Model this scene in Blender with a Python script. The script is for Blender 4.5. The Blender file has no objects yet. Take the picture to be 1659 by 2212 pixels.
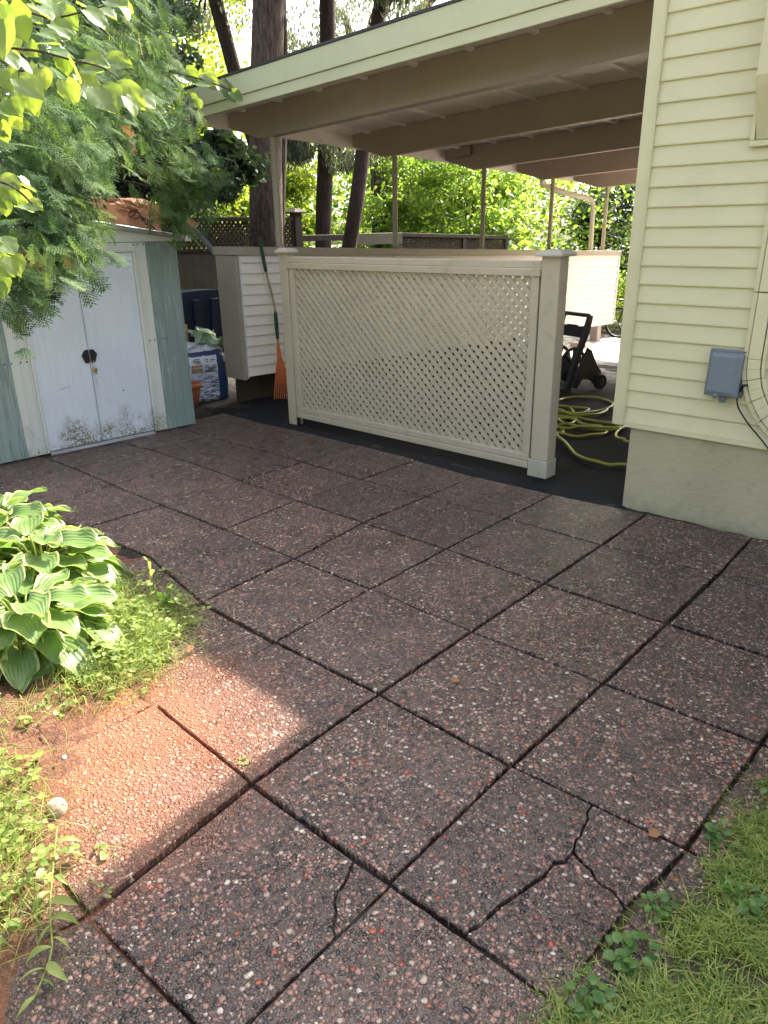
import bpy, math, random
import numpy as np
from mathutils import Vector, Matrix, noise
rad = math.radians
SC = bpy.context.scene
COL = SC.collection
random.seed(7)
rng = np.random.default_rng(7)

# ------------------------------------------------------------ camera
CAM_LOC = np.array([4.040, -2.936, 1.648])
PITCH, ROLL, YAW = 0.36865, -0.01608, -0.73683
_cy, _sy = math.cos(YAW), math.sin(YAW)
_fwd = np.array([_sy, _cy, 0.0]); _rt = np.array([_cy, -_sy, 0.0]); _up = np.array([0, 0, 1.0])
CW = _fwd * math.cos(PITCH) - _up * math.sin(PITCH)
_u2 = _up * math.cos(PITCH) + _fwd * math.sin(PITCH)
CR = _rt * math.cos(ROLL) + _u2 * math.sin(ROLL)
CU = _u2 * math.cos(ROLL) - _rt * math.sin(ROLL)
cd = bpy.data.cameras.new('camera')
cam = bpy.data.objects.new('camera', cd); COL.objects.link(cam)
M = Matrix.Identity(4)
for i in range(3):
    M[i][0] = CR[i]; M[i][1] = CU[i]; M[i][2] = -CW[i]; M[i][3] = CAM_LOC[i]
cam.matrix_world = M
cd.sensor_fit = 'HORIZONTAL'; cd.sensor_width = 36.0; cd.lens = 36 * 0.95055
cd.clip_start = 0.02; cd.clip_end = 500
SC.camera = cam

# ------------------------------------------------------------ world, sun, exposure
SUN_EL, SUN_AZ = rad(44.0), rad(-4.8)          # azimuth measured from +y towards +x
w = bpy.data.worlds.new('World'); SC.world = w; w.use_nodes = True
nt = w.node_tree; nt.nodes.clear()
sky = nt.nodes.new('ShaderNodeTexSky'); sky.sky_type = 'NISHITA'; sky.sun_disc = False
sky.sun_elevation = SUN_EL; sky.sun_rotation = SUN_AZ; sky.dust_density = 5.0; sky.ozone_density = 0.3; sky.air_density = 0.8
bg = nt.nodes.new('ShaderNodeBackground'); bg.inputs['Strength'].default_value = 0.15
wo = nt.nodes.new('ShaderNodeOutputWorld')
hs = nt.nodes.new('ShaderNodeHueSaturation'); hs.inputs['Saturation'].default_value = .55
nt.links.new(sky.outputs[0], hs.inputs['Color']); nt.links.new(hs.outputs[0], bg.inputs[0]); nt.links.new(bg.outputs[0], wo.inputs[0])
sl = bpy.data.lights.new('sun', 'SUN'); sl.energy = 3.9; sl.angle = rad(0.6); sl.color = (1.0, 0.93, 0.79)
sun = bpy.data.objects.new('sun', sl); COL.objects.link(sun)
SD = Vector((math.sin(SUN_AZ) * math.cos(SUN_EL), math.cos(SUN_AZ) * math.cos(SUN_EL), math.sin(SUN_EL)))
sun.rotation_mode = 'QUATERNION'; sun.rotation_quaternion = SD.to_track_quat('Z', 'Y'); sun.location = (0, 0, 12)
SC.view_settings.view_transform = 'Standard'; SC.view_settings.look = 'None'
SC.view_settings.exposure = 2.4; SC.view_settings.gamma = 1.0
SC.cycles.max_bounces = 8; SC.cycles.diffuse_bounces = 4; SC.cycles.transparent_max_bounces = 8
SC.cycles.sample_clamp_indirect = 6

def at(px, py, depth):
    """a point `depth` metres in front of the camera (pixels of a 1659 x 2212 view)"""
    d = (px - 829.5) / 1576.96 * CR - (py - 1106) / 1576.96 * CU + CW
    return CAM_LOC + d * depth
def atx(px, py, x):
    d = (px - 829.5) / 1576.96 * CR - (py - 1106) / 1576.96 * CU + CW
    return CAM_LOC + d * ((x - CAM_LOC[0]) / d[0])

# ------------------------------------------------------------ materials
MATS = {}
def newmat(name):
    m = bpy.data.materials.new(name); m.use_nodes = True
    n = m.node_tree.nodes; n.clear()
    out = n.new('ShaderNodeOutputMaterial'); MATS[name] = m
    return m, m.node_tree, out
class N:
    def __init__(s, nt): s.nt = nt
    def new(s, t, **k):
        n = s.nt.nodes.new(t)
        for a, v in k.items():
            if a.startswith('i_'): n.inputs[a[2:].replace('_', ' ')].default_value = v
            else: setattr(n, a, v)
        return n
    def link(s, a, b): s.nt.links.new(a, b)
    def ramp(s, fac, stops, interp='LINEAR'):
        r = s.new('ShaderNodeValToRGB'); r.color_ramp.interpolation = interp
        e = r.color_ramp.elements
        while len(e) < len(stops): e.new(0.5)
        for k, (p, c) in enumerate(stops):
            e[k].position = p; e[k].color = (c[0], c[1], c[2], 1) if len(c) == 3 else c
        s.link(fac, r.inputs[0]); return r.outputs[0]
    def mix(s, fac, a, b, mode='MIX'):
        m = s.new('ShaderNodeMix', data_type='RGBA', blend_type=mode)
        for sock, v in ((m.inputs[0], fac), (m.inputs[6], a), (m.inputs[7], b)):
            if hasattr(v, 'links'): s.link(v, sock)
            elif isinstance(v, (int, float)): sock.default_value = v
            else: sock.default_value = (v[0], v[1], v[2], 1)
        return m.outputs[2]
    def math(s, op, a, b=0.0, c=0.0, clamp=False):
        m = s.new('ShaderNodeMath', operation=op, use_clamp=clamp)
        for k, v in enumerate((a, b, c)):
            if hasattr(v, 'links'): s.link(v, m.inputs[k])
            else: m.inputs[k].default_value = v
        return m.outputs[0]
    def pos(s, scale=(1, 1, 1), world=True):
        if world: src = s.new('ShaderNodeNewGeometry').outputs['Position']
        else: src = s.new('ShaderNodeTexCoord').outputs['Object']
        mp = s.new('ShaderNodeMapping'); mp.inputs['Scale'].default_value = scale
        s.link(src, mp.inputs['Vector']); return mp.outputs[0]
    def noise(s, vec, scale, detail=4, rough=0.55, dist=0.0):
        n = s.new('ShaderNodeTexNoise'); n.inputs['Scale'].default_value = scale
        n.inputs['Detail'].default_value = detail; n.inputs['Roughness'].default_value = rough
        n.inputs['Distortion'].default_value = dist
        s.link(vec, n.inputs['Vector']); return n.outputs[0]
    def bump(s, h, strength=0.3, dist=0.01, normal=None):
        b = s.new('ShaderNodeBump'); b.inputs['Strength'].default_value = strength; b.inputs['Distance'].default_value = dist
        s.link(h, b.inputs['Height'])
        if normal: s.link(normal, b.inputs['Normal'])
        return b.outputs[0]
    def bsdf(s, out, color, rough=0.6, normal=None, spec=0.5, metal=0.0):
        p = s.new('ShaderNodeBsdfPrincipled')
        for k, v in (('Base Color', color), ('Roughness', rough)):
            if hasattr(v, 'links'): s.link(v, p.inputs[k])
            elif isinstance(v, (int, float)): p.inputs[k].default_value = v
            else: p.inputs[k].default_value = (v[0], v[1], v[2], 1)
        p.inputs['Specular IOR Level'].default_value = spec; p.inputs['Metallic'].default_value = metal
        if normal: s.link(normal, p.inputs['Normal'])
        if out: s.link(p.outputs[0], out.inputs[0])
        return p

def paint(name, col, col2=None, rough=0.55, grain=(3, 3, 3), gscale=30, gb=0.15, dirt=0.0, dirtcol=(.12, .09, .05), metal=0.0, spec=0.4, low_dirt=0.0):
    """painted or moulded surface: soft tone drift, fine grain relief, optional grime"""
    m, t, out = newmat(name); n = N(t)
    v = n.pos(); vg = n.pos(grain)
    col2 = col2 or tuple(c * 0.86 for c in col)
    f = n.ramp(n.noise(v, 2.3, 5), [(0.3, (0, 0, 0)), (0.7, (1, 1, 1))])
    c = n.mix(f, col, col2)
    g = n.noise(vg, gscale, 5, 0.65)
    c = n.mix(n.math('MULTIPLY', n.math('SUBTRACT', g, 0.45, clamp=True), 0.5), c, tuple(k * .75 for k in col))
    if dirt:
        d = n.ramp(n.noise(v, 9, 8, 0.7, 0.6), [(0.56, (0, 0, 0)), (0.72, (1, 1, 1))])
        c = n.mix(n.math('MULTIPLY', d, dirt), c, dirtcol)
    if low_dirt:
        sx = n.new('ShaderNodeSeparateXYZ'); n.link(n.pos(), sx.inputs[0])
        h = n.math('MULTIPLY_ADD', sx.outputs[2], -6.0, 0.75)
        d = n.math('MULTIPLY', n.math('ADD', h, n.math('MULTIPLY_ADD', n.noise(v, 14, 6, .7), 2.0, -1.3), clamp=True), low_dirt, clamp=True)
        c = n.mix(d, c, dirtcol)
    r = n.math('MULTIPLY_ADD', n.noise(v, 12, 3), 0.2, rough - 0.1)
    n.bsdf(out, c, r, n.bump(g, gb, 0.004), spec, metal)
    return m

# exposed aggregate: pebbles of several stones set in brown mortar
def aggregate(name, warm=0.0, wet=0.0):
    m, t, out = newmat(name); n = N(t)
    base = n.pos()
    ns = n.new('ShaderNodeTexNoise'); ns.inputs['Scale'].default_value = 45; ns.inputs['Detail'].default_value = 2; n.link(base, ns.inputs['Vector'])
    vm = n.new('ShaderNodeVectorMath', operation='MULTIPLY_ADD'); n.link(ns.outputs['Color'], vm.inputs[0])
    vm.inputs[1].default_value = (.013, .013, .013); n.link(base, vm.inputs[2])
    vec = vm.outputs[0]
    def vor(scale, feat='F1', off=0):
        mp = n.new('ShaderNodeMapping'); mp.inputs['Location'].default_value = (off, off * .7, 0); mp.inputs['Scale'].default_value = (1, 1, .3); n.link(vec, mp.inputs[0])
        k = n.new('ShaderNodeTexVoronoi', feature=feat); k.inputs['Scale'].default_value = scale; n.link(mp.outputs[0], k.inputs['Vector']); return k
    big = vor(62); sml = vor(104, off=3); tiny = vor(190, off=7)
    stones = [(0.0, (.052, .036, .034)), (0.16, (.170, .092, .080)), (0.34, (.011, .012, .018)), (0.48, (.265, .145, .122)),
              (0.64, (.090, .074, .071)), (0.76, (.300, .185, .152)), (0.88, (.34, .080, .048)), (0.905, (.40, .32, .27)), (0.982, (.56, .52, .47))]
    def colr(v):
        sp = n.new('ShaderNodeSeparateColor'); n.link(v.outputs['Color'], sp.inputs[0]); return sp
    s1, s2, s3 = colr(big), colr(sml), colr(tiny)
    c1 = n.ramp(s1.outputs[0], stones, 'CONSTANT'); c2 = n.ramp(s2.outputs[0], stones, 'CONSTANT'); c3 = n.ramp(s3.outputs[0], stones, 'CONSTANT')
    keep = n.math('GREATER_THAN', s1.outputs[1], 0.38); keep2 = n.math('GREATER_THAN', s2.outputs[1], 0.18)
    def dome(v, r0): return n.ramp(v.outputs['Distance'], [(0.0, (1, 1, 1)), (r0 * .55, (.86,) * 3), (r0 * .85, (.5,) * 3), (r0, (0, 0, 0))])
    def msk(v, r0): return n.ramp(v.outputs['Distance'], [(r0 * .86, (1, 1, 1)), (r0, (0, 0, 0))])
    m1 = n.math('MULTIPLY', msk(big, .53), keep); m2 = n.math('MULTIPLY', msk(sml, .52), keep2); m3 = msk(tiny, .50)
    col = n.mix(m3, (.042, .029, .025), n.mix(.6, c3, (.040, .028, .025))); col = n.mix(m2, col, c2); col = n.mix(m1, col, c1)
    hh = n.math('MAXIMUM', n.math('MULTIPLY', n.math('MULTIPLY', dome(big, .53), keep), 1.0), n.math('MULTIPLY', n.math('MULTIPLY', dome(sml, .52), keep2), .72))
    hh = n.math('MAXIMUM', hh, n.math('MULTIPLY', dome(tiny, .5), .35))
    fine = n.noise(base, 320, 3)
    col = n.mix(n.math('MULTIPLY', fine, .5), col, n.mix(1.0, col, (.55, .5, .5), 'MULTIPLY'))
    tone = n.ramp(n.noise(base, 2.6, 6, .6), [(.3, (.70, .70, .67)), (.7, (1.14, 1.12, 1.05))])
    col = n.mix(1.0, col, tone, 'MULTIPLY')
    if warm: col = n.mix(warm, col, (.38, .155, .085))
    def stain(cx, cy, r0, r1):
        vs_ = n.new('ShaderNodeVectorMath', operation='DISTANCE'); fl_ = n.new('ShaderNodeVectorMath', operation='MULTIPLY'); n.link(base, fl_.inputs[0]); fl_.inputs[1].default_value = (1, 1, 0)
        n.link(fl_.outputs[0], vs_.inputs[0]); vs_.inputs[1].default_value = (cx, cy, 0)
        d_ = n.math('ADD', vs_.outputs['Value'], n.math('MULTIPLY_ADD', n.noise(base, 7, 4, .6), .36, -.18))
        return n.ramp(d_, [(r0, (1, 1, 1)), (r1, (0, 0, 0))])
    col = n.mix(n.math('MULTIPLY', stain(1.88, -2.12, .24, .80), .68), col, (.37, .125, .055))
    mudf = n.math('MULTIPLY', stain(2.42, -2.85, .25, .50), .62); col = n.mix(mudf, col, (.055, .036, .028))
    moss = n.math('MULTIPLY', n.ramp(n.noise(base, 4.3, 6, .7), [(.60, (0, 0, 0)), (.72, (1, 1, 1))]), n.ramp(n.noise(base, 90, 3), [(.48, (0, 0, 0)), (.6, (1, 1, 1))]))
    col = n.mix(n.math('MULTIPLY', moss, .45), col, (.075, .072, .032))
    dust = n.ramp(n.noise(base, 1.7, 7, .65), [(.45, (0, 0, 0)), (.70, (1, 1, 1))]); col = n.mix(n.math('MULTIPLY', dust, .16), col, (.20, .155, .14))
    oi = n.new('ShaderNodeObjectInfo')
    col = n.mix(1.0, col, n.ramp(oi.outputs['Random'], [(0, (.84, .82, .84)), (1, (1.16, 1.12, 1.08))]), 'MULTIPLY')
    h = n.math('ADD', hh, n.math('MULTIPLY', fine, .2))
    rough = n.ramp(n.noise(base, 5, 5), [(.35, (.20,) * 3), (.65, (.45,) * 3)])
    p = n.bsdf(out, col, rough, n.bump(h, 1.0, 0.008), .5)
    return m
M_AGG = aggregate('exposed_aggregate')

def leafmat(name, c1, c2, tr1, tr2, tfac=0.45, rough=0.45, scale=3.0, spec=.3, isl=.5):
    m, t, out = newmat(name); n = N(t)
    v = n.pos()
    ri = n.new('ShaderNodeNewGeometry').outputs['Random Per Island']
    f = n.math('ADD', n.math('MULTIPLY', n.noise(v, scale, 3), .6 + (.5 - isl) * .9), n.math('MULTIPLY', ri, isl), clamp=True)
    f = n.ramp(f, [(.3, (0, 0, 0)), (.8, (1, 1, 1))])
    c = n.mix(f, c1, c2); tc = n.mix(f, tr1, tr2)
    p = n.bsdf(None, c, rough, None, spec)
    tl = n.new('ShaderNodeBsdfTranslucent'); n.link(tc, tl.inputs[0])
    mx = n.new('ShaderNodeMixShader'); mx.inputs[0].default_value = tfac
    n.link(p.outputs[0], mx.inputs[1]); n.link(tl.outputs[0], mx.inputs[2]); n.link(mx.outputs[0], out.inputs[0])
    return m
def barkmat(name, c1, c2):
    m, t, out = newmat(name); n = N(t)
    v = n.pos((1, 1, .12)); g = n.noise(v, 38, 6, .7, .4)
    c = n.mix(n.ramp(g, [(.38, (0, 0, 0)), (.62, (1, 1, 1))]), c1, c2)
    n.bsdf(out, c, .9, n.bump(g, 1.0, .03), .2)
    return m
def soilmat(name, c1, c2, c3, rough=0.8, wetzone=True):
    m, t, out = newmat(name); n = N(t); v = n.pos()
    a = n.noise(v, 9, 8, .7); b = n.noise(v, 70, 5, .7)
    c = n.mix(n.ramp(a, [(.35, (0, 0, 0)), (.65, (1, 1, 1))]), c1, c2)
    c = n.mix(n.ramp(b, [(.5, (0, 0, 0)), (.7, (1, 1, 1))]), c, c3)
    n.bsdf(out, c, n.ramp(a, [(.35, (rough - .3,) * 3), (.6, (rough,) * 3)]), n.bump(n.math('ADD', b, a), 1.0, .022), .35)
    return m

M_BEIGE = paint('beige_paint', (.50, .43, .33), (.45, .38, .29), .5, (1, 1, 1), 60, .25, .4, (.20, .17, .12))
M_BEIGE_CAP = paint('beige_cap_paint', (.47, .43, .35), None, .5, gb=.12, dirt=.3)
M_TAN = paint('tan_beam_paint', (.31, .25, .215), (.275, .22, .19), .45, (1, .15, 1), 60, .2, .15)
M_TRIM_TAN = paint('tan_aluminium_trim', (.37, .32, .25), None, .45, gb=.06, dirt=.1)
M_SOFFIT = paint('soffit_paint', (.86, .80, .79), (.78, .73, .72), .32, (4, .3, 1), 30, .2, .35, (.16, .13, .11))
M_FASCIA = paint('pale_fascia_paint', (.58, .57, .38), (.53, .52, .35), .45, gb=.06, dirt=.12)
M_SIDING = paint('yellow_vinyl_siding', (.66, .615, .405), (.60, .56, .365), .42, (.25, 1, 9), 55, .35, .05)
M_SIDING_W = paint('white_vinyl_siding', (.76, .725, .68), (.70, .665, .62), .45, (1, .25, 9), 55, .25, .1)
M_TRIM_Y = paint('yellow_vinyl_trim', (.66, .61, .40), None, .38, gb=.05, dirt=.04)
M_FOUND = paint('parged_foundation', (.44, .39, .265), (.37, .33, .22), .85, (.8, 1, 1.6), 26, .7, .35, (.19, .165, .11), low_dirt=.55)
M_SHED_DOOR = None
M_GREEN = None
M_STEEL = paint('galvanised_steel', (.42, .44, .48), (.30, .31, .34), .35, gb=.1, dirt=.5, dirtcol=(.22, .16, .12), metal=.7)
M_BLACK = paint('black_plastic', (.015, .015, .017), None, .4, gb=.08)
M_DGREY = paint('charcoal_plastic', (.035, .036, .040), (.05, .05, .055), .5, gb=.1, dirt=.3, dirtcol=(.10, .09, .08))
M_RUBBER = paint('black_rubber', (.02, .02, .02), None, .7)
M_CHROME = paint('dull_metal', (.5, .48, .44), None, .3, metal=1.0)
M_BRASS = paint('brass', (.55, .42, .2), None, .3, metal=1.0)
M_YHOSE = paint('yellow_green_hose', (.42, .42, .045), (.34, .36, .06), .35, gb=.03, dirt=.2, dirtcol=(.2, .19, .09))
M_BOX = paint('blue_grey_plastic', (.165, .195, .225), (.145, .172, .20), .5, gb=.1, dirt=.12, dirtcol=(.3, .3, .28))
M_TERRA = paint('terracotta_plastic', (.42, .13, .065), (.35, .11, .06), .5, gb=.06, dirt=.35, dirtcol=(.10, .05, .03), low_dirt=.8)
M_ORANGE = paint('orange_plastic', (.62, .15, .035), None, .45, gb=.05)
M_WOOD = paint('light_wood', (.40, .27, .15), (.33, .22, .12), .6, (6, 6, .4), 40, .3)
M_GRIP = paint('green_foam_grip', (.025, .065, .045), None, .8, gb=.3)
M_NAVY = paint('navy_plastic', (.012, .020, .055), None, .45, gb=.05)
M_FENCE = paint('weathered_dark_wood', (.036, .025, .019), (.062, .045, .034), .85, (3, 3, .25), 40, .6)
M_FENCE_B = paint('weathered_grey_boards', (.125, .112, .082), (.09, .08, .06), .85, (6, 6, .3), 30, .6)
M_DARKLINE = paint('dark_print', (.03, .035, .06), None, .5)
M_BLUE = paint('blue_printed_film', (.018, .040, .095), None, .35, gb=.05)
M_GOLD = paint('gold_printed_film', (.33, .21, .09), None, .35, gb=.05)
M_WHITE = paint('white_film', (.66, .68, .72), None, .35, gb=.05)
M_STONE = paint('tan_stone', (.42, .31, .22), (.32, .22, .16), .75, gb=.5, dirt=.4)
M_GREYTUBE = paint('grey_painted_steel', (.17, .18, .18), None, .45)
M_WHITEDOWN = paint('cream_downspout', (.66, .62, .48), None, .4, gb=.04)
M_CONC = paint('pale_concrete', (.60, .53, .49), (.52, .45, .42), .8, gb=.5, dirt=.3)

def shedmat(name, c1, c2, stain, moss):
    m, t, out = newmat(name); n = N(t)
    v = n.pos(); vs = n.pos((16, 16, 1.1))
    drip = n.noise(vs, 3.2, 6, .65, .3)
    big = n.noise(v, 2.0, 3, .5, .6)
    d = n.ramp(n.math('ADD', n.math('MULTIPLY', drip, .65), n.math('MULTIPLY', big, .45)), [(.50, (0, 0, 0)), (.56, (1, 1, 1))])
    c = n.mix(n.math('MULTIPLY', d, stain), c1, c2)
    c = n.mix(n.ramp(n.noise(v, 1.1, 3), [(.4, (0, 0, 0)), (.7, (.35,) * 3)]), c, tuple(k * .9 for k in c1))
    sx = n.new('ShaderNodeSeparateXYZ'); n.link(v, sx.inputs[0])
    h = n.math('MULTIPLY_ADD', sx.outputs[2], -4.2, .9)
    mo = n.math('ADD', n.math('MULTIPLY_ADD', n.noise(v, 5.0, 3), 3.4, -1.62), h)
    mo = n.math('MULTIPLY', mo, n.ramp(n.noise(v, 60, 7, .75), [(.42, (0, 0, 0)), (.6, (1, 1, 1))]), clamp=True)
    c = n.mix(n.math('MULTIPLY', mo, moss * 1.5, clamp=True), c, (.115, .100, .022))
    n.bsdf(out, c, n.ramp(drip, [(.3, (.34,) * 3), (.7, (.55,) * 3)]), n.bump(n.noise(v, 3.0, 3), .25, .03), .45)
    return m
M_SHED_DOOR = shedmat('pale_enamel_door', (.63, .68, .75), (.56, .61, .69), .6, .95)
M_SHED_TRIM = shedmat('cream_enamel_trim', (.60, .62, .58), (.54, .56, .54), .5, .7)
M_GREEN = shedmat('grey_green_enamel', (.27, .345, .32), (.17, .225, .215), .85, .0)

# asphalt
m, t, out = newmat('wet_black_asphalt'); n = N(t); v = n.pos()
g = n.noise(v, 160, 4, .7); g2 = n.noise(v, 3, 6, .6)
c = n.mix(n.ramp(g, [(.45, (0, 0, 0)), (.72, (1, 1, 1))]), (.010, .010, .012), (.030, .030, .034))
sp = n.new('ShaderNodeTexVoronoi'); sp.inputs['Scale'].default_value = 55; n.link(v, sp.inputs['Vector'])
c = n.mix(n.math('LESS_THAN', sp.outputs['Distance'], .11), c, (.15, .145, .14))
sx = n.new('ShaderNodeSeparateXYZ'); n.link(v, sx.inputs[0])
wet = n.math('MULTIPLY', n.math('MULTIPLY_ADD', sx.outputs[1], .6, -3.0, clamp=True), n.ramp(g2, [(.42, (0, 0, 0)), (.55, (1, 1, 1))]))
n.bsdf(out, c, n.math('MULTIPLY_ADD', wet, -.65, .95), n.bump(n.math('ADD', g, g2), .6, .006), .15)
M_ASPH = m
M_SOIL = soilmat('red_brown_soil', (.185, .075, .038), (.10, .042, .024), (.26, .125, .07), .7)
M_THATCH = soilmat('thatchy_soil', (.085, .075, .035), (.05, .04, .022), (.15, .14, .06), .9)
M_SILT = soilmat('wet_red_silt', (.20, .085, .048), (.15, .065, .040), (.23, .11, .065), .5)
M_DSOIL = soilmat('dark_soil', (.045, .030, .022), (.030, .020, .016), (.085, .055, .038), .9)
M_YSOIL = soilmat('shaded_yard_soil', (.020, .014, .011), (.012, .009, .008), (.045, .030, .022), .9)
M_JOINT = soilmat('dark_joint_dirt', (.022, .016, .013), (.014, .011, .009), (.06, .043, .034), .9)
M_BARK = barkmat('cedar_bark', (.036, .024, .019), (.135, .095, .076))
M_BARK2 = barkmat('dark_bark', (.020, .013, .010), (.065, .042, .034))
M_TWIG = barkmat('twig_bark', (.07, .05, .035), (.14, .10, .07))
L_LIME = leafmat('backlit_maple_leaves', (.09, .15, .03), (.15, .22, .035), (.34, .47, .04), (.55, .62, .07), .56)
L_GREEN = leafmat('green_maple_leaves', (.045, .10, .025), (.09, .16, .03), (.20, .36, .04), (.45, .58, .06), .5)
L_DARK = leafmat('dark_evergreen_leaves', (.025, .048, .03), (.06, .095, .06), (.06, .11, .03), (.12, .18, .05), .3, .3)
L_CONIF = leafmat('conifer_needles', (.05, .065, .045), (.10, .12, .085), (.16, .18, .08), (.28, .30, .14), .35)
L_THUJA = leafmat('cedar_sprays', (.018, .055, .020), (.120, .185, .075), (.07, .18, .025), (.34, .46, .12), .32, .7, 7.5, .12, .12)
L_LINDEN = leafmat('large_soft_leaves', (.060, .12, .045), (.13, .18, .10), (.36, .52, .03), (.60, .72, .06), .42, .42, 14)
L_BROWN = leafmat('dead_brown_sprays', (.20, .09, .04), (.30, .14, .06), (.35, .16, .05), (.4, .2, .08), .3)
L_GRASS = leafmat('lawn_blades', (.075, .145, .022), (.30, .335, .09), (.19, .31, .03), (.45, .51, .11), .38, .5, 9, .3, .75)
L_CLOVER = leafmat('broad_weed_leaves', (.06, .13, .035), (.11, .20, .05), (.20, .36, .05), (.34, .48, .08), .4, .35)
L_WEED = leafmat('weed_leaves', (.12, .18, .04), (.26, .30, .09), (.34, .46, .07), (.55, .62, .14), .45, .45, 9)
# hosta leaf: green centre, cream margin, ribs following the leaf
m, t, out = newmat('hosta_leaf'); n = N(t)
uv = n.new('ShaderNodeUVMap'); uv.uv_map = 'UVMap'; sx = n.new('ShaderNodeSeparateXYZ'); n.link(uv.outputs[0], sx.inputs[0])
v = n.pos()
ua = n.math('ABSOLUTE', n.math('MULTIPLY_ADD', sx.outputs[0], 2, -1))
wob = n.math('MULTIPLY_ADD', n.noise(v, 26, 3), .36, -.18)
mg = n.ramp(n.math('ADD', n.math('MAXIMUM', ua, n.math('MULTIPLY_ADD', sx.outputs[1], 1.0, -.12)), wob), [(.84, (0, 0, 0)), (.92, (1, 1, 1))])
gc = n.mix(n.noise(v, 7, 3), (.095, .175, .050), (.20, .27, .095))
c = n.mix(mg, gc, (.42, .46, .17)); tc = n.mix(mg, (.24, .42, .05), (.52, .60, .16))
rib = n.math('SINE', n.math('MULTIPLY', ua, 26.0))
nm = n.bump(n.math('ADD', n.math('MULTIPLY', rib, .5), n.math('MULTIPLY', n.noise(v, 90, 2), .8)), .55, .003)
p = n.bsdf(None, c, .33, nm, .5); tl = n.new('ShaderNodeBsdfTranslucent'); n.link(tc, tl.inputs[0]); n.link(nm, tl.inputs[1])
mx = n.new('ShaderNodeMixShader'); mx.inputs[0].default_value = .35
n.link(p.outputs[0], mx.inputs[1]); n.link(tl.outputs[0], mx.inputs[2]); n.link(mx.outputs[0], out.inputs[0])
M_HOSTA = m
# brown paper
m, t, out = newmat('kraft_paper'); n = N(t); v = n.pos()
cr = n.new('ShaderNodeTexVoronoi', feature='DISTANCE_TO_EDGE'); cr.inputs['Scale'].default_value = 9; n.link(v, cr.inputs['Vector'])
c = n.mix(n.noise(v, 12, 4), (.40, .20, .125), (.48, .26, .17))
n.bsdf(out, c, .75, n.bump(n.ramp(cr.outputs['Distance'], [(0, (0, 0, 0)), (.25, (1, 1, 1))]), .5, .01), .25)
M_KRAFT = m
M_GRNBAG = paint('green_white_film', (.38, .45, .40), (.16, .30, .08), .35, gb=.4)
# printed soil bag front
m, t, out = newmat('crinkled_printed_film'); n = N(t); v = n.pos((1, 1, 1)); vz = n.pos((3, 3, 22))
f = n.ramp(n.noise(vz, 5, 6, .75), [(.47, (0, 0, 0)), (.53, (1, 1, 1))])
sx = n.new('ShaderNodeSeparateXYZ'); n.link(v, sx.inputs[0])
low = n.ramp(sx.outputs[2], [(.22, (1, 1, 1)), (.34, (0, 0, 0))])
c = n.mix(n.math('MULTIPLY', f, low), (.62, .65, .70), (.05, .07, .12))
u_ = n.math('MULTIPLY', n.math('ADD', n.math('MULTIPLY_ADD', sx.outputs[0], .1392, .3619), n.math('MULTIPLY_ADD', sx.outputs[1], .9903, -1.5300)), 4.25)
wv = n.math('MULTIPLY_ADD', n.noise(n.pos((1, 1, 1)), 14, 3), .16, -.08)
ub = n.math('ADD', u_, wv); bl = n.math('MAXIMUM', n.math('GREATER_THAN', ub, .44), n.math('MAXIMUM', n.math('LESS_THAN', ub, -.88), n.math('GREATER_THAN', n.math('ADD', sx.outputs[2], n.math('MULTIPLY', wv, .25)), .455)))
gy = n.math('GREATER_THAN', ub, .90); c = n.mix(bl, c, (.020, .045, .115)); c = n.mix(gy, c, (.20, .19, .18))
n.bsdf(out, c, .3, n.bump(n.noise(n.pos((2, 2, 8)), 12, 4), .6, .01), .5)
M_BAG = m

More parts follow.
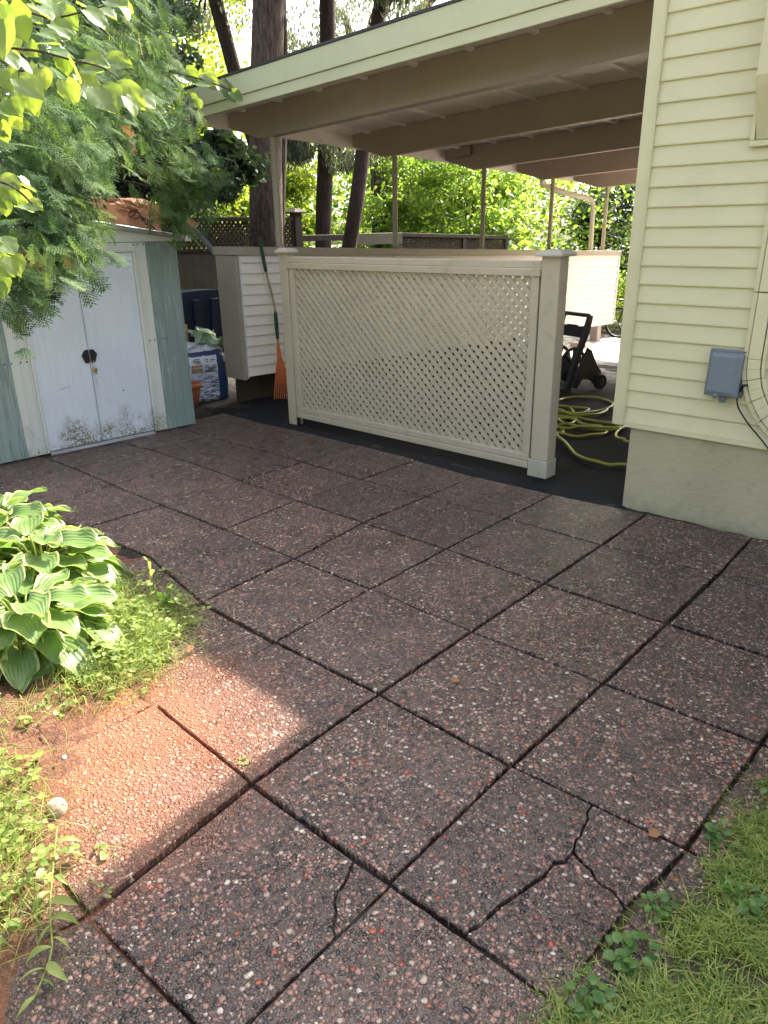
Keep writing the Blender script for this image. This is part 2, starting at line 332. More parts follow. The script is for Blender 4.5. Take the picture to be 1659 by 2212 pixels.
# ------------------------------------------------------------ mesh helpers
class MB:
    def __init__(s): s.v = []; s.f = []; s.uv = []
    def add(s, vs, fs):
        o = len(s.v); s.v += [tuple(map(float, p)) for p in vs]; s.f += [tuple(o + i for i in f) for f in fs]; return s
    def box(s, x0, x1, y0, y1, z0, z1, shear=None):
        vs = [(x, y, z) for z in (z0, z1) for y in (y0, y1) for x in (x0, x1)]
        if shear: vs = [(x, y, z + shear(x, y)) for x, y, z in vs]
        return s.add(vs, [(0, 2, 3, 1), (4, 5, 7, 6), (0, 1, 5, 4), (2, 6, 7, 3), (0, 4, 6, 2), (1, 3, 7, 5)])
    def prism(s, poly, thick, axis=2, base=0.0):
        """poly: 2D loop in the plane normal to axis, extruded from base to base+thick"""
        k = len(poly)
        def p3(a, b, c):
            return {2: (a, b, c), 1: (a, c, b), 0: (c, a, b)}[axis]
        vs = [p3(a, b, base) for a, b in poly] + [p3(a, b, base + thick) for a, b in poly]
        return s.add(vs, [tuple(range(k))[::-1], tuple(range(k, 2 * k))] + [(i, (i + 1) % k, k + (i + 1) % k, k + i) for i in range(k)])
    def tube(s, pts, r, seg=8, cap=True):
        pts = [Vector(p) for p in pts]; k = len(pts)
        rs = r if hasattr(r, '__len__') else [r] * k
        vs = []; nrm = None
        for i, p in enumerate(pts):
            tg = (pts[min(i + 1, k - 1)] - pts[max(i - 1, 0)]).normalized()
            if nrm is None:
                nrm = tg.orthogonal().normalized()
            else:
                nrm = (nrm - tg * nrm.dot(tg)); nrm = nrm.normalized() if nrm.length > 1e-6 else tg.orthogonal().normalized()
            bn = tg.cross(nrm)
            for j in range(seg):
                a = 2 * math.pi * j / seg
                vs.append(p + (nrm * math.cos(a) + bn * math.sin(a)) * rs[i])
        fs = [(i * seg + j, i * seg + (j + 1) % seg, (i + 1) * seg + (j + 1) % seg, (i + 1) * seg + j) for i in range(k - 1) for j in range(seg)]
        if cap: fs += [tuple(range(seg))[::-1], tuple((k - 1) * seg + j for j in range(seg))]
        return s.add(vs, fs)
    def lathe(s, prof, c=(0, 0, 0), seg=32, axis='z'):
        vs = []
        for r, h in prof:
            for j in range(seg):
                a = 2 * math.pi * j / seg; q = (r * math.cos(a), r * math.sin(a), h)
                if axis == 'x': q = (q[2], q[0], q[1])
                if axis == 'y': q = (q[0], q[2], q[1])
                vs.append((q[0] + c[0], q[1] + c[1], q[2] + c[2]))
        k = len(prof)
        return s.add(vs, [(i * seg + j, i * seg + (j + 1) % seg, (i + 1) * seg + (j + 1) % seg, (i + 1) * seg + j) for i in range(k - 1) for j in range(seg)])
    def xf(s, mat):
        s.v = [tuple(mat @ Vector(p)) for p in s.v]; return s
    def build(s, name, mat, parent=None, smooth=False, bevel=0.0, bseg=1):
        me = bpy.data.meshes.new(name); me.from_pydata(s.v, [], s.f); me.validate()
        if mat: me.materials.append(mat)
        if smooth: me.polygons.foreach_set('use_smooth', [True] * len(me.polygons))
        o = bpy.data.objects.new(name, me); COL.objects.link(o)
        if parent: o.parent = parent
        if bevel:
            b = o.modifiers.new('bevel', 'BEVEL'); b.width = bevel; b.segments = bseg; b.limit_method = 'ANGLE'; b.angle_limit = rad(40)
        return o
def np_mesh(name, V, F, mat, parent=None, uv=None, smooth=False):
    """V (n,3), F (m,k) with constant k"""
    me = bpy.data.meshes.new(name); k = F.shape[1]
    me.vertices.add(len(V)); me.vertices.foreach_set('co', V.astype(np.float32).ravel())
    me.loops.add(F.size); me.loops.foreach_set('vertex_index', F.astype(np.int32).ravel())
    me.polygons.add(len(F)); me.polygons.foreach_set('loop_start', np.arange(0, F.size, k, dtype=np.int32))
    me.polygons.foreach_set('loop_total', np.full(len(F), k, dtype=np.int32))
    if uv is not None:
        l = me.uv_layers.new(name='UVMap'); l.data.foreach_set('uv', uv[F.ravel()].astype(np.float32).ravel())
    me.update(calc_edges=True); me.materials.append(mat)
    if smooth: me.polygons.foreach_set('use_smooth', np.ones(len(F), dtype=bool))
    o = bpy.data.objects.new(name, me); COL.objects.link(o)
    if parent: o.parent = parent
    return o
def tag(o, label=None, cat=None, group=None, kind=None):
    if label: o['label'] = label
    if cat: o['category'] = cat
    if group: o['group'] = group
    if kind: o['kind'] = kind
    return o
def thing(name, label, cat, loc=(0, 0, 0), rz=0.0, group=None):
    o = bpy.data.objects.new(name, None); COL.objects.link(o); o.location = loc; o.rotation_euler = (0, 0, rz)
    o.empty_display_size = .1
    return tag(o, label, cat, group)
def struct(o): o['kind'] = 'structure'; return o
def spline(pts, per=6, closed=False):
    P = [Vector(p) for p in pts]; out = []; k = len(P)
    for i in range(k if closed else k - 1):
        p0 = P[(i - 1) % k] if closed or i > 0 else P[0]; p1 = P[i]; p2 = P[(i + 1) % k]
        p3 = P[(i + 2) % k] if closed or i + 2 < k else P[-1]
        for j in range(per):
            t = j / per
            out.append(.5 * ((2 * p1) + (p2 - p0) * t + (2 * p0 - 5 * p1 + 4 * p2 - p3) * t * t + (3 * p1 - p0 - 3 * p2 + p3) * t ** 3))
    if not closed: out.append(P[-1])
    return out
def text_mesh(txt, size, mat, name, parent, mw):
    cu = bpy.data.curves.new('txt', 'FONT'); cu.body = txt; cu.size = size; cu.extrude = .0006; cu.align_x = 'CENTER'; cu.align_y = 'CENTER'
    to = bpy.data.objects.new('txt', cu); COL.objects.link(to)
    dg = bpy.context.evaluated_depsgraph_get(); me = bpy.data.meshes.new_from_object(to.evaluated_get(dg))
    bpy.data.objects.remove(to); bpy.data.curves.remove(cu)
    me.transform(mw); me.materials.clear(); me.materials.append(mat); me.name = name
    o = bpy.data.objects.new(name, me); COL.objects.link(o); o.parent = parent
    return o

# ------------------------------------------------------------ ground
SLOPE = -0.033
def zg(y):                                   # the drive falls gently away from the terrace
    return -0.012 + (SLOPE * (y - 1.25) if y > 1.25 else 0.0)
def fbm(x, y, s=1.0, o=4): return noise.fractal(Vector((x * s, y * s, 3.3)), 1.0, 2.0, o)
def sheet(name, mat, x0, x1, y0, y1, zf, nx=2, ny=2, thick=None):
    mb = MB(); vs = [(x0 + (x1 - x0) * i / nx, y0 + (y1 - y0) * j / ny) for j in range(ny + 1) for i in range(nx + 1)]
    mb.add([(x, y, zf(x, y)) for x, y in vs], [(j * (nx + 1) + i, j * (nx + 1) + i + 1, (j + 1) * (nx + 1) + i + 1, (j + 1) * (nx + 1) + i) for j in range(ny) for i in range(nx)])
    return struct(mb.build(name, mat, smooth=True))
M_EARTH = soilmat('woodland_earth', (.06, .05, .028), (.045, .06, .022), (.10, .085, .05), .95)
sheet('ground', M_EARTH, -130, 130, -130, 130, lambda x, y: -0.46 - (0.02 * max(0, min(y, 60) - 10) if y > 10 else 0), 26, 26)
sheet('terrace_base', M_JOINT, -3.0, 6.5, -4.2, 1.36, lambda x, y: -0.024 + .014 * fbm(x, y, 6, 3), 190, 110)
sheet('driveway', M_ASPH, -2.3, 2.26, 1.16, 7.45, lambda x, y: zg(y) - .004 + .006 * fbm(x, y, 2.2), 40, 60)
sheet('concrete_drive', M_CONC, -2.2, 2.9, 7.43, 12.5, lambda x, y: zg(y) + .006 * fbm(x, y, 1.5), 20, 20)
def yard(x, y): return -0.02 + (SLOPE * (y - 1.25) if y > 1.25 else 0) + .02 * fbm(x, y, 3) - (.05 if x > -1.9 and y < 1.2 else 0)
sheet('far_drive', M_CONC, .6, 8.5, 12.45, 30, lambda x, y: -.385, 4, 8)
sheet('side_yard_soil', M_YSOIL, -9, -1.9, -3, 20, yard, 60, 100)
sheet('garden_ground', M_EARTH, -14, 8, 12.4, 40, lambda x, y: -.40 + .05 * fbm(x, y, .5), 20, 20)

M_BOUNCELAWN = soilmat('pale_bounce_lawn', (.29, .27, .15), (.33, .30, .19), (.22, .21, .12), .95)
sheet('added_bounce_lawn', M_BOUNCELAWN, -30, 30, -40, -4.15, lambda x, y: -.03 + .03 * fbm(x, y, .6), 60, 36)  # added behind the camera, kept pale so it bounces sunlight forward

# ------------------------------------------------------------ paving slabs
S = .61
NODE = {(-1, 0): (-.012, .619), (-1, 1): (.616, .601), (-1, 2): (1.199, .619), (-1, 3): (1.812, .62), (-1, 4): (2.441, .617), (-1, 5): (3.059, .65), (0, 0): (-.035, .041), (0, 1): (.589, .012), (0, 2): (1.192, .016), (0, 3): (1.812, .024), (0, 4): (2.439, -.002), (0, 5): (3.054, .004), (1, 0): (-.03, -.601), (1, 1): (.631, -.595), (1, 2): (1.262, -.605), (1, 3): (1.82, -.598), (1, 4): (2.438, -.61), (1, 5): (3.05, -.599), (2, 2): (1.297, -1.224), (2, 3): (1.848, -1.23), (2, 4): (2.44, -1.219), (2, 5): (3.038, -1.23), (3, 4): (2.456, -1.846), (3, 5): (3.044, -1.836), (-2, 2): (1.198, 1.158), (-2, 3): (1.809, 1.18), (-2, 4): (2.433, 1.236), (-2, 5): (3.039, 1.25), (0, -1): (-.661, .06), (0, -2): (-1.25, .06), (1, -1): (-.66, -.60), (1, -2): (-1.27, -.59), (4, 4): (2.52, -2.43), (4, 5): (3.05, -2.40), (2, 6): (3.60, -1.20), (3, 6): (3.55, -1.83), (1, 6): (3.62, -.58), (2, 1): (.63, -1.10), (2, 0): (-.04, -1.14), (3, 3): (1.85, -1.82)}
def node(a, b): return NODE.get((a, b), (b * S + .012 * math.sin(a * 3.1 + b), -a * S + .012 * math.sin(b * 2.3 + a * 1.7)))
ROWN = {-2: 'row nearest lattice and house', -1: 'second row out from the house wall', 0: 'third row out from the house wall', 1: 'fourth row out from the house wall', 2: 'fifth row out from the house wall', 3: 'sixth row out from the house wall', 4: 'seventh row, at the near edge'}
ORD = ['first', 'second', 'third', 'fourth', 'fifth', 'sixth', 'seventh', 'eighth', 'ninth', 'tenth', 'eleventh']
def jag(p, q, k=7, amp=.008, seed=0):
    r = random.Random(seed); out = []
    d = (q[0] - p[0], q[1] - p[1]); L = math.hypot(*d) + 1e-9; nx, ny = -d[1] / L, d[0] / L
    for i in range(1, k):
        o = r.uniform(-amp, amp); tt = (i + (r.uniform(-.25, .25) if amp > .004 else 0)) / k; out.append((p[0] + d[0] * tt + nx * o, p[1] + d[1] * tt + ny * o))
    return out
def inset(poly, g):
    cx = sum(p[0] for p in poly) / len(poly); cy = sum(p[1] for p in poly) / len(poly)
    out = []; k = len(poly)
    for i in range(k):
        p0, p1, p2 = poly[i - 1], poly[i], poly[(i + 1) % k]
        def nrm(a, b):
            dx, dy = b[0] - a[0], b[1] - a[1]; L = math.hypot(dx, dy) + 1e-9; return (-dy / L, dx / L)
        n1, n2 = nrm(p0, p1), nrm(p1, p2); mx, my = n1[0] + n2[0], n1[1] + n2[1]; L = mx * mx + my * my
        if L < .3: L = .3
        out.append((p1[0] + mx * 2 * g / L, p1[1] + my * 2 * g / L))
    return out
def ccw(poly):
    a = sum(poly[i - 1][0] * poly[i][1] - poly[i][0] * poly[i - 1][1] for i in range(len(poly))); return poly if a > 0 else poly[::-1]
def slab_mesh(poly, gap, tilt, jagged=None, bev=.004):
    poly = ccw(poly)
    if jagged is None:
        pl = inset(poly, gap); q = []
        for i in range(len(pl)):
            a, b = pl[i], pl[(i + 1) % len(pl)]
            q.append(a); q += jag(a, b, 12, .0022, hash((round(a[0], 2), round(b[1], 2))) % 9999)
        poly = q
    else: poly = inset(poly, gap)
    cx = sum(p[0] for p in poly) / len(poly); cy = sum(p[1] for p in poly) / len(poly); k = len(poly)
    zf = lambda p: tilt[0] + tilt[1] * (p[0] - cx) + tilt[2] * (p[1] - cy)
    top = [(p[0] + (cx - p[0]) * bev * 3, p[1] + (cy - p[1]) * bev * 3, zf(p)) for p in poly]
    mid = [(p[0], p[1], zf(p) - bev) for p in poly]; bot = [(p[0], p[1], -.05) for p in poly]
    mb = MB(); mb.add(top + mid + bot, [tuple(range(k))] + [(j + i + k if 0 else i + k, (i + 1) % k + k, (i + 1) % k, i) for i in range(k) for j in (0,)] + [(i + 2 * k, (i + 1) % k + 2 * k, (i + 1) % k + k, i + k) for i in range(k)])
    return mb
TILT = {(3, 4): (-.012, .0, .0), (3, 3): (.006, .002, .004), (2, 2): (-.014, 0, .01), (3, 5): (-.006, 0, 0), (-1, 4): (.002, 0, .004), (-1, 5): (.002, 0, .004), (0, 4): (-.002, 0, 0), (0, 5): (-.002, 0, 0)}
for a in range(-2, 5):
    bs = [b for b in range(-3, 8) if not (a >= 2 and b < 1) and not (a == 3 and b < 2) and not (a == 4 and b < 3) and not (b == 7 and a > 0) and not (b == 6 and a > 2) and not (a == 4 and b > 5)]
    for k, b in enumerate(bs):
        q = [node(a, b), node(a, b + 1), node(a + 1, b + 1), node(a + 1, b)]
        if a == -2 and b >= 4: q[0] = (q[0][0], min(q[0][1], 1.27)); q[1] = (q[1][0], 1.265)
        r = random.Random(a * 31 + b * 7)
        tl = TILT.get((a, b), (r.uniform(-.0022, .0018), r.uniform(-.003, .003), r.uniform(-.003, .003)))
        gap = {(3, 4): .009, (2, 5): .007, (-1, 4): .011, (-1, 5): .012, (-1, 6): .012}.get((a, b), r.uniform(.0062, .0092))
        rn = ROWN[a]
        if (a, b) == (2, 5):
            T, Mi, Lb, Rr = (3.32, -1.214), (3.363, -1.411), (3.282, -1.825), (3.553, -1.49)
            e = thing('cracked_slab', 'aggregate slab broken in three pieces by a forked crack beside the grass', 'paving slab', group='exposed aggregate paving slabs')
            c1 = [T] + jag(T, Mi, 6, .008, 1) + [Mi]; c2 = [Mi] + jag(Mi, Lb, 10, .009, 2) + [Lb]; c3 = [Mi] + jag(Mi, Rr, 8, .008, 3) + [Rr]
            A = [q[0]] + c1 + c2[1:] + [q[3]]
            B = [T, q[1]] + [Rr] + c3[::-1][1:-1] + [Mi] + c1[::-1][1:-1]
            Cc = [Mi] + c3[1:] + [q[2], Lb] + c2[::-1][1:-1]
            for pz, tt in ((A, (-.002, .004, 0)), (B, (-.006, 0, .01)), (Cc, (-.011, .01, .0))):
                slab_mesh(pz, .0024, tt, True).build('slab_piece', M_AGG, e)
            continue
        if (a, b) == (3, 4):
            U, V1, V2 = (2.912, -1.842), (2.966, -1.973), (3.046, -2.045)
            e = thing('cracked_slab', 'colourful pebbled slab with a snapped right corner, near the bottom edge', 'paving slab', group='exposed aggregate paving slabs')
            ck = [U] + jag(U, V1, 5, .006, 5) + [V1] + jag(V1, V2, 4, .006, 6) + [V2]
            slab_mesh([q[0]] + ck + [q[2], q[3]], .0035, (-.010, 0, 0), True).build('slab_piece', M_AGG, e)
            slab_mesh([U, q[1]] + ck[::-1][:-1], .0035, (-.014, 0, 0), True).build('slab_piece', M_AGG, e)
            continue
        mb = slab_mesh(q, gap, tl)
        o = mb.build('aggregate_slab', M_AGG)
        lab = 'exposed aggregate slab, %s from the left in the %s' % (ORD[k], rn)
        if (a, b) == (3, 3): lab = 'sunlit muddy aggregate slab beside the stone and soil bed'
        if (a, b) == (2, 2): lab = 'sunken slab with red and black pebbles beside the weeds'
        tag(o, lab, 'paving slab', 'exposed aggregate paving slabs', 'thing')

# soil bed and silt: a height field that dips under the slabs, so its edge is ragged
def bed_edge(x):      # y below which the bed rises
    pts = [(-3, -1.35), (-1.05, -1.36), (-.4, -1.33), (.3, -1.34), (.9, -1.36), (1.3, -1.47), (1.55, -1.70), (1.78, -1.93), (2.05, -2.13), (2.25, -2.33), (2.6, -2.60), (3.2, -2.9)]
    for (xa, ya), (xb, yb) in zip(pts, pts[1:]):
        if x <= xb: return ya + (yb - ya) * (x - xa) / (xb - xa)
    return -3.1
mb = MB(); nx, ny = 300, 150; x0, x1, y0, y1 = -3.0, 2.95, -3.9, -0.95
def bedz(x, y):
    d = bed_edge(x) + .06 * fbm(x, y, 3.1) - y
    z = -.004 + max(-.03, min(.05, d * .075 if d < .25 else .019 + (d - .25) * .2)) + .006 * fbm(x, y, 9, 5) * min(1, max(.2, d * 3 + .5)) + .024 * fbm(x, y, 22, 4) * max(0, min(1, d * 4))
    return z
vs = []
for j in range(ny + 1):
    for i in range(nx + 1):
        x = x0 + (x1 - x0) * i / nx; y = y0 + (y1 - y0) * j / ny; vs.append((x, y, bedz(x, y)))
mb.add(vs, [(j * (nx + 1) + i, j * (nx + 1) + i + 1, (j + 1) * (nx + 1) + i + 1, (j + 1) * (nx + 1) + i) for j in range(ny) for i in range(nx)])
struct(mb.build('soil_bed', M_SOIL, smooth=True))

# lawn soil, rising over the slab ends
mb = MB(); nx, ny = 90, 160; x0, x1, y0, y1 = 3.4, 8.5, -5.5, .3
def lawn_edge(y):
    pts = [(-4, 3.40), (-1.9, 3.55), (-1.5, 3.62), (-1.2, 3.66), (-.75, 3.70), (-.3, 3.9), (.2, 4.2)]
    for (ya, xa), (yb, xb) in zip(pts, pts[1:]):
        if y <= yb: return xa + (xb - xa) * (y - ya) / (yb - ya)
    return 4.3
def lawnz(x, y):
    d = x - lawn_edge(y) + .05 * fbm(x, y, 4); return -.012 + max(-.03, min(.03, d * .2)) + .01 * fbm(x, y, 8)
vs = [(x0 + (x1 - x0) * (i / nx) ** 1.5, y0 + (y1 - y0) * j / ny) for j in range(ny + 1) for i in range(nx + 1)]
mb.add([(x, y, lawnz(x, y)) for x, y in vs], [(j * (nx + 1) + i, j * (nx + 1) + i + 1, (j + 1) * (nx + 1) + i + 1, (j + 1) * (nx + 1) + i) for j in range(ny) for i in range(nx)])
struct(mb.build('lawn', M_THATCH, smooth=True))

# ------------------------------------------------------------ clapboard
def clapboard(mb, L0, L1, z0, zt, face, axis, sgn, pitch=.1016, proud=.0125, shear=None, seams=()):
    """courses along axis 'x' or 'y' on the plane `face`, lips standing out by `proud` towards sgn"""
    z = z0; sh = shear or (lambda a: 0.0)
    while z < zt - 1e-4:
        zz = min(z + pitch, zt)
        prof = [(0, z - .0), (proud * .85, z - .001), (proud, z + .003), (proud, z + .010), (proud * .5, z + pitch * .55), (.0012, zz), (0, zz)]
        k = len(prof); vs = []
        for L in (L0, L1):
            for d, h in prof:
                hh = h + sh(L)
                vs.append((L, face + sgn * d, hh) if axis == 'x' else (face + sgn * d, L, hh))
        mb.add(vs, [(i, i + 1, k + i + 1, k + i) for i in range(k - 1)] + [tuple(range(k)), tuple(range(k, 2 * k))])
        z = zz
    return mb

# ------------------------------------------------------------ house
house = thing('house', 'pale yellow clapboard house wall on a painted foundation, right edge', 'house')
HT = 4.3
MB().box(2.22, 9.0, 1.33, 11.5, .50, HT).build('wall', M_TRIM_Y, house)
clapboard(MB(), 2.20, 9.0, .522, HT, 1.308, 'x', -1).build('siding', M_SIDING, house)
clapboard(MB(), 1.36, 11.5, .522, HT, 2.222, 'y', -1).build('siding', M_SIDING, house)
MB().box(2.236, 8.9, 1.318, 11.4, -.45, .498).build('foundation', M_FOUND, house, bevel=.006)
MB().box(2.128, 2.200, 1.286, 1.306, .508, HT).box(2.128, 2.146, 1.308, 1.40, .508, HT).box(2.196, 2.203, 1.280, 1.306, .508, HT).build('corner_trim', M_TRIM_Y, house, bevel=.002)
MB().box(2.20, 8.9, 1.292, 1.316, .500, .521).build('starter_strip', M_TRIM_Y, house)
# roof far above the frame
MB().prism([(2.18, 4.3), (2.18, 4.42), (5.6, 5.6), (9.3, 4.42), (9.3, 4.3)], 10.6, 1, 1.2).build('roof', M_DGREY, house)
# boxed bay at the upper right
b = MB(); prof = [(1.296, 2.035), (1.180, 2.260), (1.165, 2.30), (1.165, 3.4), (1.296, 3.4)]
b.prism(prof, .95, 0, 2.722); b.build('window_box', M_TRIM_Y, house, bevel=.003)
MB().box(2.700, 3.70, 1.272, 1.294, 2.005, 2.032).box(2.700, 2.7195, 1.272, 1.294, 2.034, 3.4).build('window_box_trim', M_TRIM_Y, house, bevel=.002)
# curved, segmented trim band with its channel
def band(x_off, wid, y0, y1, segs, zc=1.0, R=.40):
    mb = MB(); xl = 2.862 + x_off; r0 = R - x_off; r1 = r0 - wid
    cx, cz = 2.862 + R, zc - .02
    path = [(xl, xl + wid, 3.4 if segs == 'a' else 3.4, 1.322), (xl, xl + wid, 1.316, cz)]
    for xa, xb, za, zb in path: mb.box(xa, xb, y0, y1, zb, za)
    A = [180 + i * 7.5 for i in range(0, 13)]
    for i in range(0, 12):
        a0 = rad(A[i] + .15 * (i % 2 == 0)); a1 = rad(A[i + 1] - .25 * (i % 2 == 1))
        q = [(cx + r * math.cos(a), cz + r * math.sin(a) * 1.12) for r, a in ((r0, a0), (r0, a1), (r1, a1), (r1, a0))]
        mb.prism(q, y1 - y0, 1, y0)
    mb.box(cx + .012, 5.5, y0, y1, cz - r0 * 1.12, cz - r1 * 1.12)
    return mb
band(-.030, .024, 1.272, 1.297, 'b').build('curved_channel', M_TRIM_Y, house, bevel=.002)
band(0, .062, 1.256, 1.297, 'a').build('curved_trim', M_TRIM_Y, house, bevel=.003)
band(.067, .014, 1.268, 1.297, 'b').build('curved_bead', M_TRIM_Y, house, bevel=.002)

ob = thing('outlet_box', 'blue-grey weatherproof outlet box on the yellow siding', 'outlet box')
prof = [(1.296, .765), (1.296, 1.012), (1.262, 1.012), (1.225, .995), (1.205, .79), (1.215, .770), (1.24, .765)]
b = MB()
xs = [(2.668, 1.0), (2.690, .0), (2.815, .0), (2.842, 1.0)]
for i, (x, sh) in enumerate(xs):
    pass
inner = [(1.296, .768), (1.296, 1.008), (1.235, 1.000), (1.222, .985), (1.205, .80), (1.212, .776), (1.235, .768)]
outer = [(1.296, .768), (1.296, 1.008), (1.262, 1.000), (1.255, .985), (1.238, .80), (1.238, .776), (1.245, .768)]
k = 7; vs = [(2.668, *p) for p in outer] + [(2.690, *p) for p in inner] + [(2.812, *p) for p in inner] + [(2.842, *p) for p in outer]
b.add(vs, [tuple(range(7)), tuple(range(21, 28))] + [(s * 7 + i, s * 7 + (i + 1) % 7, (s + 1) * 7 + (i + 1) % 7, (s + 1) * 7 + i) for s in range(3) for i in range(7)])
b.build('cover', M_BOX, ob, bevel=.003, bseg=2)
MB().box(2.660, 2.848, 1.272, 1.297, 1.004, 1.016).box(2.658, 2.667, 1.276, 1.297, .762, 1.003).box(2.8425, 2.852, 1.276, 1.297, .762, 1.003).build('back_plate', M_BOX, ob, bevel=.002)
MB().box(2.748, 2.782, 1.245, 1.262, .735, .766).box(2.757, 2.773, 1.230, 1.2448, .735, .748).lathe([(0, .02), (.012, .016), (.014, 0), (.0, -.012)], (2.735, 1.212, .775), 12, 'y').build('latch', M_BOX, ob, smooth=False)
MB().tube(spline([(2.837, 1.262, .775), (2.842, 1.255, .75), (2.855, 1.262, .71), (2.886, 1.270, .665), (2.93, 1.272, .615), (2.975, 1.268, .575), (3.05, 1.262, .500), (3.12, 1.27, .40)]), .0045, 8).tube(spline([(2.845, 1.275, .80), (2.855, 1.266, .83), (2.869, 1.250, .842), (2.885, 1.251, .842)]), .006, 8).build('cable', M_BLACK, ob, smooth=True)

# ------------------------------------------------------------ carport
car = thing('carport', 'open carport with tan beams, pale fascia and thin round posts', 'carport', (0, 0, 0))
def ZB(x, y): return 2.514 + .046 * (x + 2.07) - .034 * (y - 2.29)
def rb(mb, x0, x1, y0, y1, d0, d1): return mb.box(x0, x1, y0, y1, d0, d1, ZB)
BY = [2.29, 4.10, 5.91, 7.72, 9.53]
for i, y in enumerate(BY):
    mb = MB(); pr_ = [(-2.715, .155), (-2.715, .285), (2.19, .285), (2.19, 0), (-2.25, 0)]
    vs = [(x, yy, d + ZB(x, yy)) for yy in (y - .045, y + .045) for x, d in pr_]
    mb.add(vs, [(0, 1, 2, 3, 4), (9, 8, 7, 6, 5)] + [(i2, i2 + 5, (i2 + 1) % 5 + 5, (i2 + 1) % 5) for i2 in range(5)])
    mb.build('beam', M_TAN, car, bevel=.003)
    rb(MB(), -2.0, 2.19, y + .047, y + .085, .012, .04).build('ledger', M_SOFFIT, car)
bl = rb(MB(), -2.60, -2.25, 5.80, 5.863, .175, .282); bl.build('beam_block', M_TAN, car)
mb = MB()
for k in range(9):                                    # roof boards, butted with fine gaps
    xa = -2.74 + k * .549; rb(mb, xa, xa + .545, 1.80, 9.9, .288, .33)
mb.build('roof_deck', M_SOFFIT, car)
mb = MB()
for k in range(9):
    xa = -2.46 + k * .549
    for ya, yb in zip([1.80] + [b + .046 for b in BY], [b - .046 for b in BY] + [9.9]):
        rb(mb, xa, xa + .045, ya, yb, .262, .2865)
mb.build('ceiling_battens', M_SOFFIT, car)
mb = MB()
for ya, yb in zip([b + .10 for b in BY[:-1]], [b - .05 for b in BY[1:]]):
    ym = (ya + yb) / 2
    rb(mb, -2.70, 2.18, ym - .02, ym + .02, .255, .2615)
mb.build('cross_batten', M_SOFFIT, car)
rb(MB(), -2.79, 2.19, 1.755, 1.797, .255, .425).build('fascia', M_FASCIA, car, bevel=.003)
rb(MB(), -2.77, 2.19, 1.770, 1.797, .170, .252).build('fascia_trim', M_FASCIA, car, bevel=.002)
rb(MB(), -2.785, -2.745, 1.80, 9.93, .150, .335).build('eave_board', M_SOFFIT, car, bevel=.003)
rb(MB(), -2.90, -2.788, 1.80, 9.93, .225, .335).build('gutter', M_WHITEDOWN, car, bevel=.004)
rb(MB(), -2.80, 2.2, 1.745, 9.95, .4265, .445).build('roof_sheet', M_DGREY, car)
rb(MB(), -2.75, 2.19, 9.90, 9.93, .15, .42).build('fascia', M_FASCIA, car)
for y in BY:
    z0 = 1.508 + SLOPE * (y - 2.27)
    MB().tube([(-2.09, y, z0), (-2.09, y, ZB(-2.09, y))], .031 if y > 2.3 else .036, 14).box(-2.13, -2.05, y - .04, y + .04, z0, z0 + .006).build('post', M_TRIM_TAN, car, smooth=False)
ds = spline([(-2.83, 8.62, 2.46), (-2.80, 8.62, 2.36), (-2.78, 8.64, 2.30), (-2.5, 8.9, 2.17), (-2.28, 9.2, 2.09), (-2.22, 9.28, 2.02), (-2.21, 9.30, 1.9), (-2.20, 9.31, 1.28)], 5)
MB().tube(ds, .042, 8).build('downspout', M_WHITEDOWN, car, smooth=False)

# half wall
hw = thing('half_wall', 'low white clapboard wall with tan cap beneath the carport posts', 'wall')
sh = lambda x, y: SLOPE * (y - 1.66)
MB().box(-2.28, -2.02, 1.685, 10.04, .27, 1.44, sh).build('wall_core', M_TRIM_TAN, hw)
clapboard(MB(), 1.70, 10.04, .265, 1.47, -2.018, 'y', 1, .1005, .016, lambda y: SLOPE * (y - 1.66)).build('siding', M_SIDING_W, hw)
MB().box(-2.335, -1.985, 1.630, 10.07, 1.442, 1.520, sh).build('cap', M_TRIM_TAN, hw, bevel=.003)
MB().box(-2.315, -2.004, 1.642, 1.683, .235, 1.441).build('end_panel', M_TRIM_TAN, hw, bevel=.003)
MB().box(-2.0035, -1.994, 1.684, 1.700, .250, 1.441).box(-2.016, -1.994, 10.02, 10.06, .0, 1.18).build('corner_strip', M_WHITE, hw)
MB().box(-2.27, -2.235, 1.72, 7.2, -.30, .262, lambda x, y: SLOPE * (y - 1.66)).build('added_gap_board', M_FENCE, hw)  # board added to keep the gap under the wall dark
mb = MB()
for y in (7.4, 9.6): mb.box(-2.22, -2.08, y, y + .14, -.4, .26 + SLOPE * (y - 1.66))
mb.build('footing', M_CONC, hw)

# ------------------------------------------------------------ lattice screen
ls = thing('lattice_screen', 'beige painted lattice privacy screen between two capped posts', 'screen', (0, 0, 0))
MB().box(-1.068, -.965, 1.400, 1.49, -.02, 1.475).build('post', M_BEIGE, ls, bevel=.004)
MB().box(1.500, 1.632, 1.400, 1.515, .135, 1.475).build('post', M_BEIGE, ls, bevel=.005)
MB().box(1.490, 1.640, 1.388, 1.520, .012, .134).build('post_base', M_BEIGE_CAP, ls, bevel=.003)
for cx, cy, w_ in ((-1.017, 1.445, .075), (1.566, 1.457, .098)):
    z = 1.4755; mb = MB()
    vs = [(cx + sx * a, cy + sy * a, zz) for a, zz in ((w_, z), (w_, z + .016), (w_ * .62, z + .040)) for sx, sy in ((-1, -1), (1, -1), (1, 1), (-1, 1))]
    mb.add(vs, [(0, 3, 2, 1), (8, 9, 10, 11)] + [(r * 4 + i, r * 4 + (i + 1) % 4, r * 4 + 4 + (i + 1) % 4, r * 4 + 4 + i) for r in range(2) for i in range(4)])
    mb.build('post_cap', M_BEIGE_CAP, ls, bevel=.003)
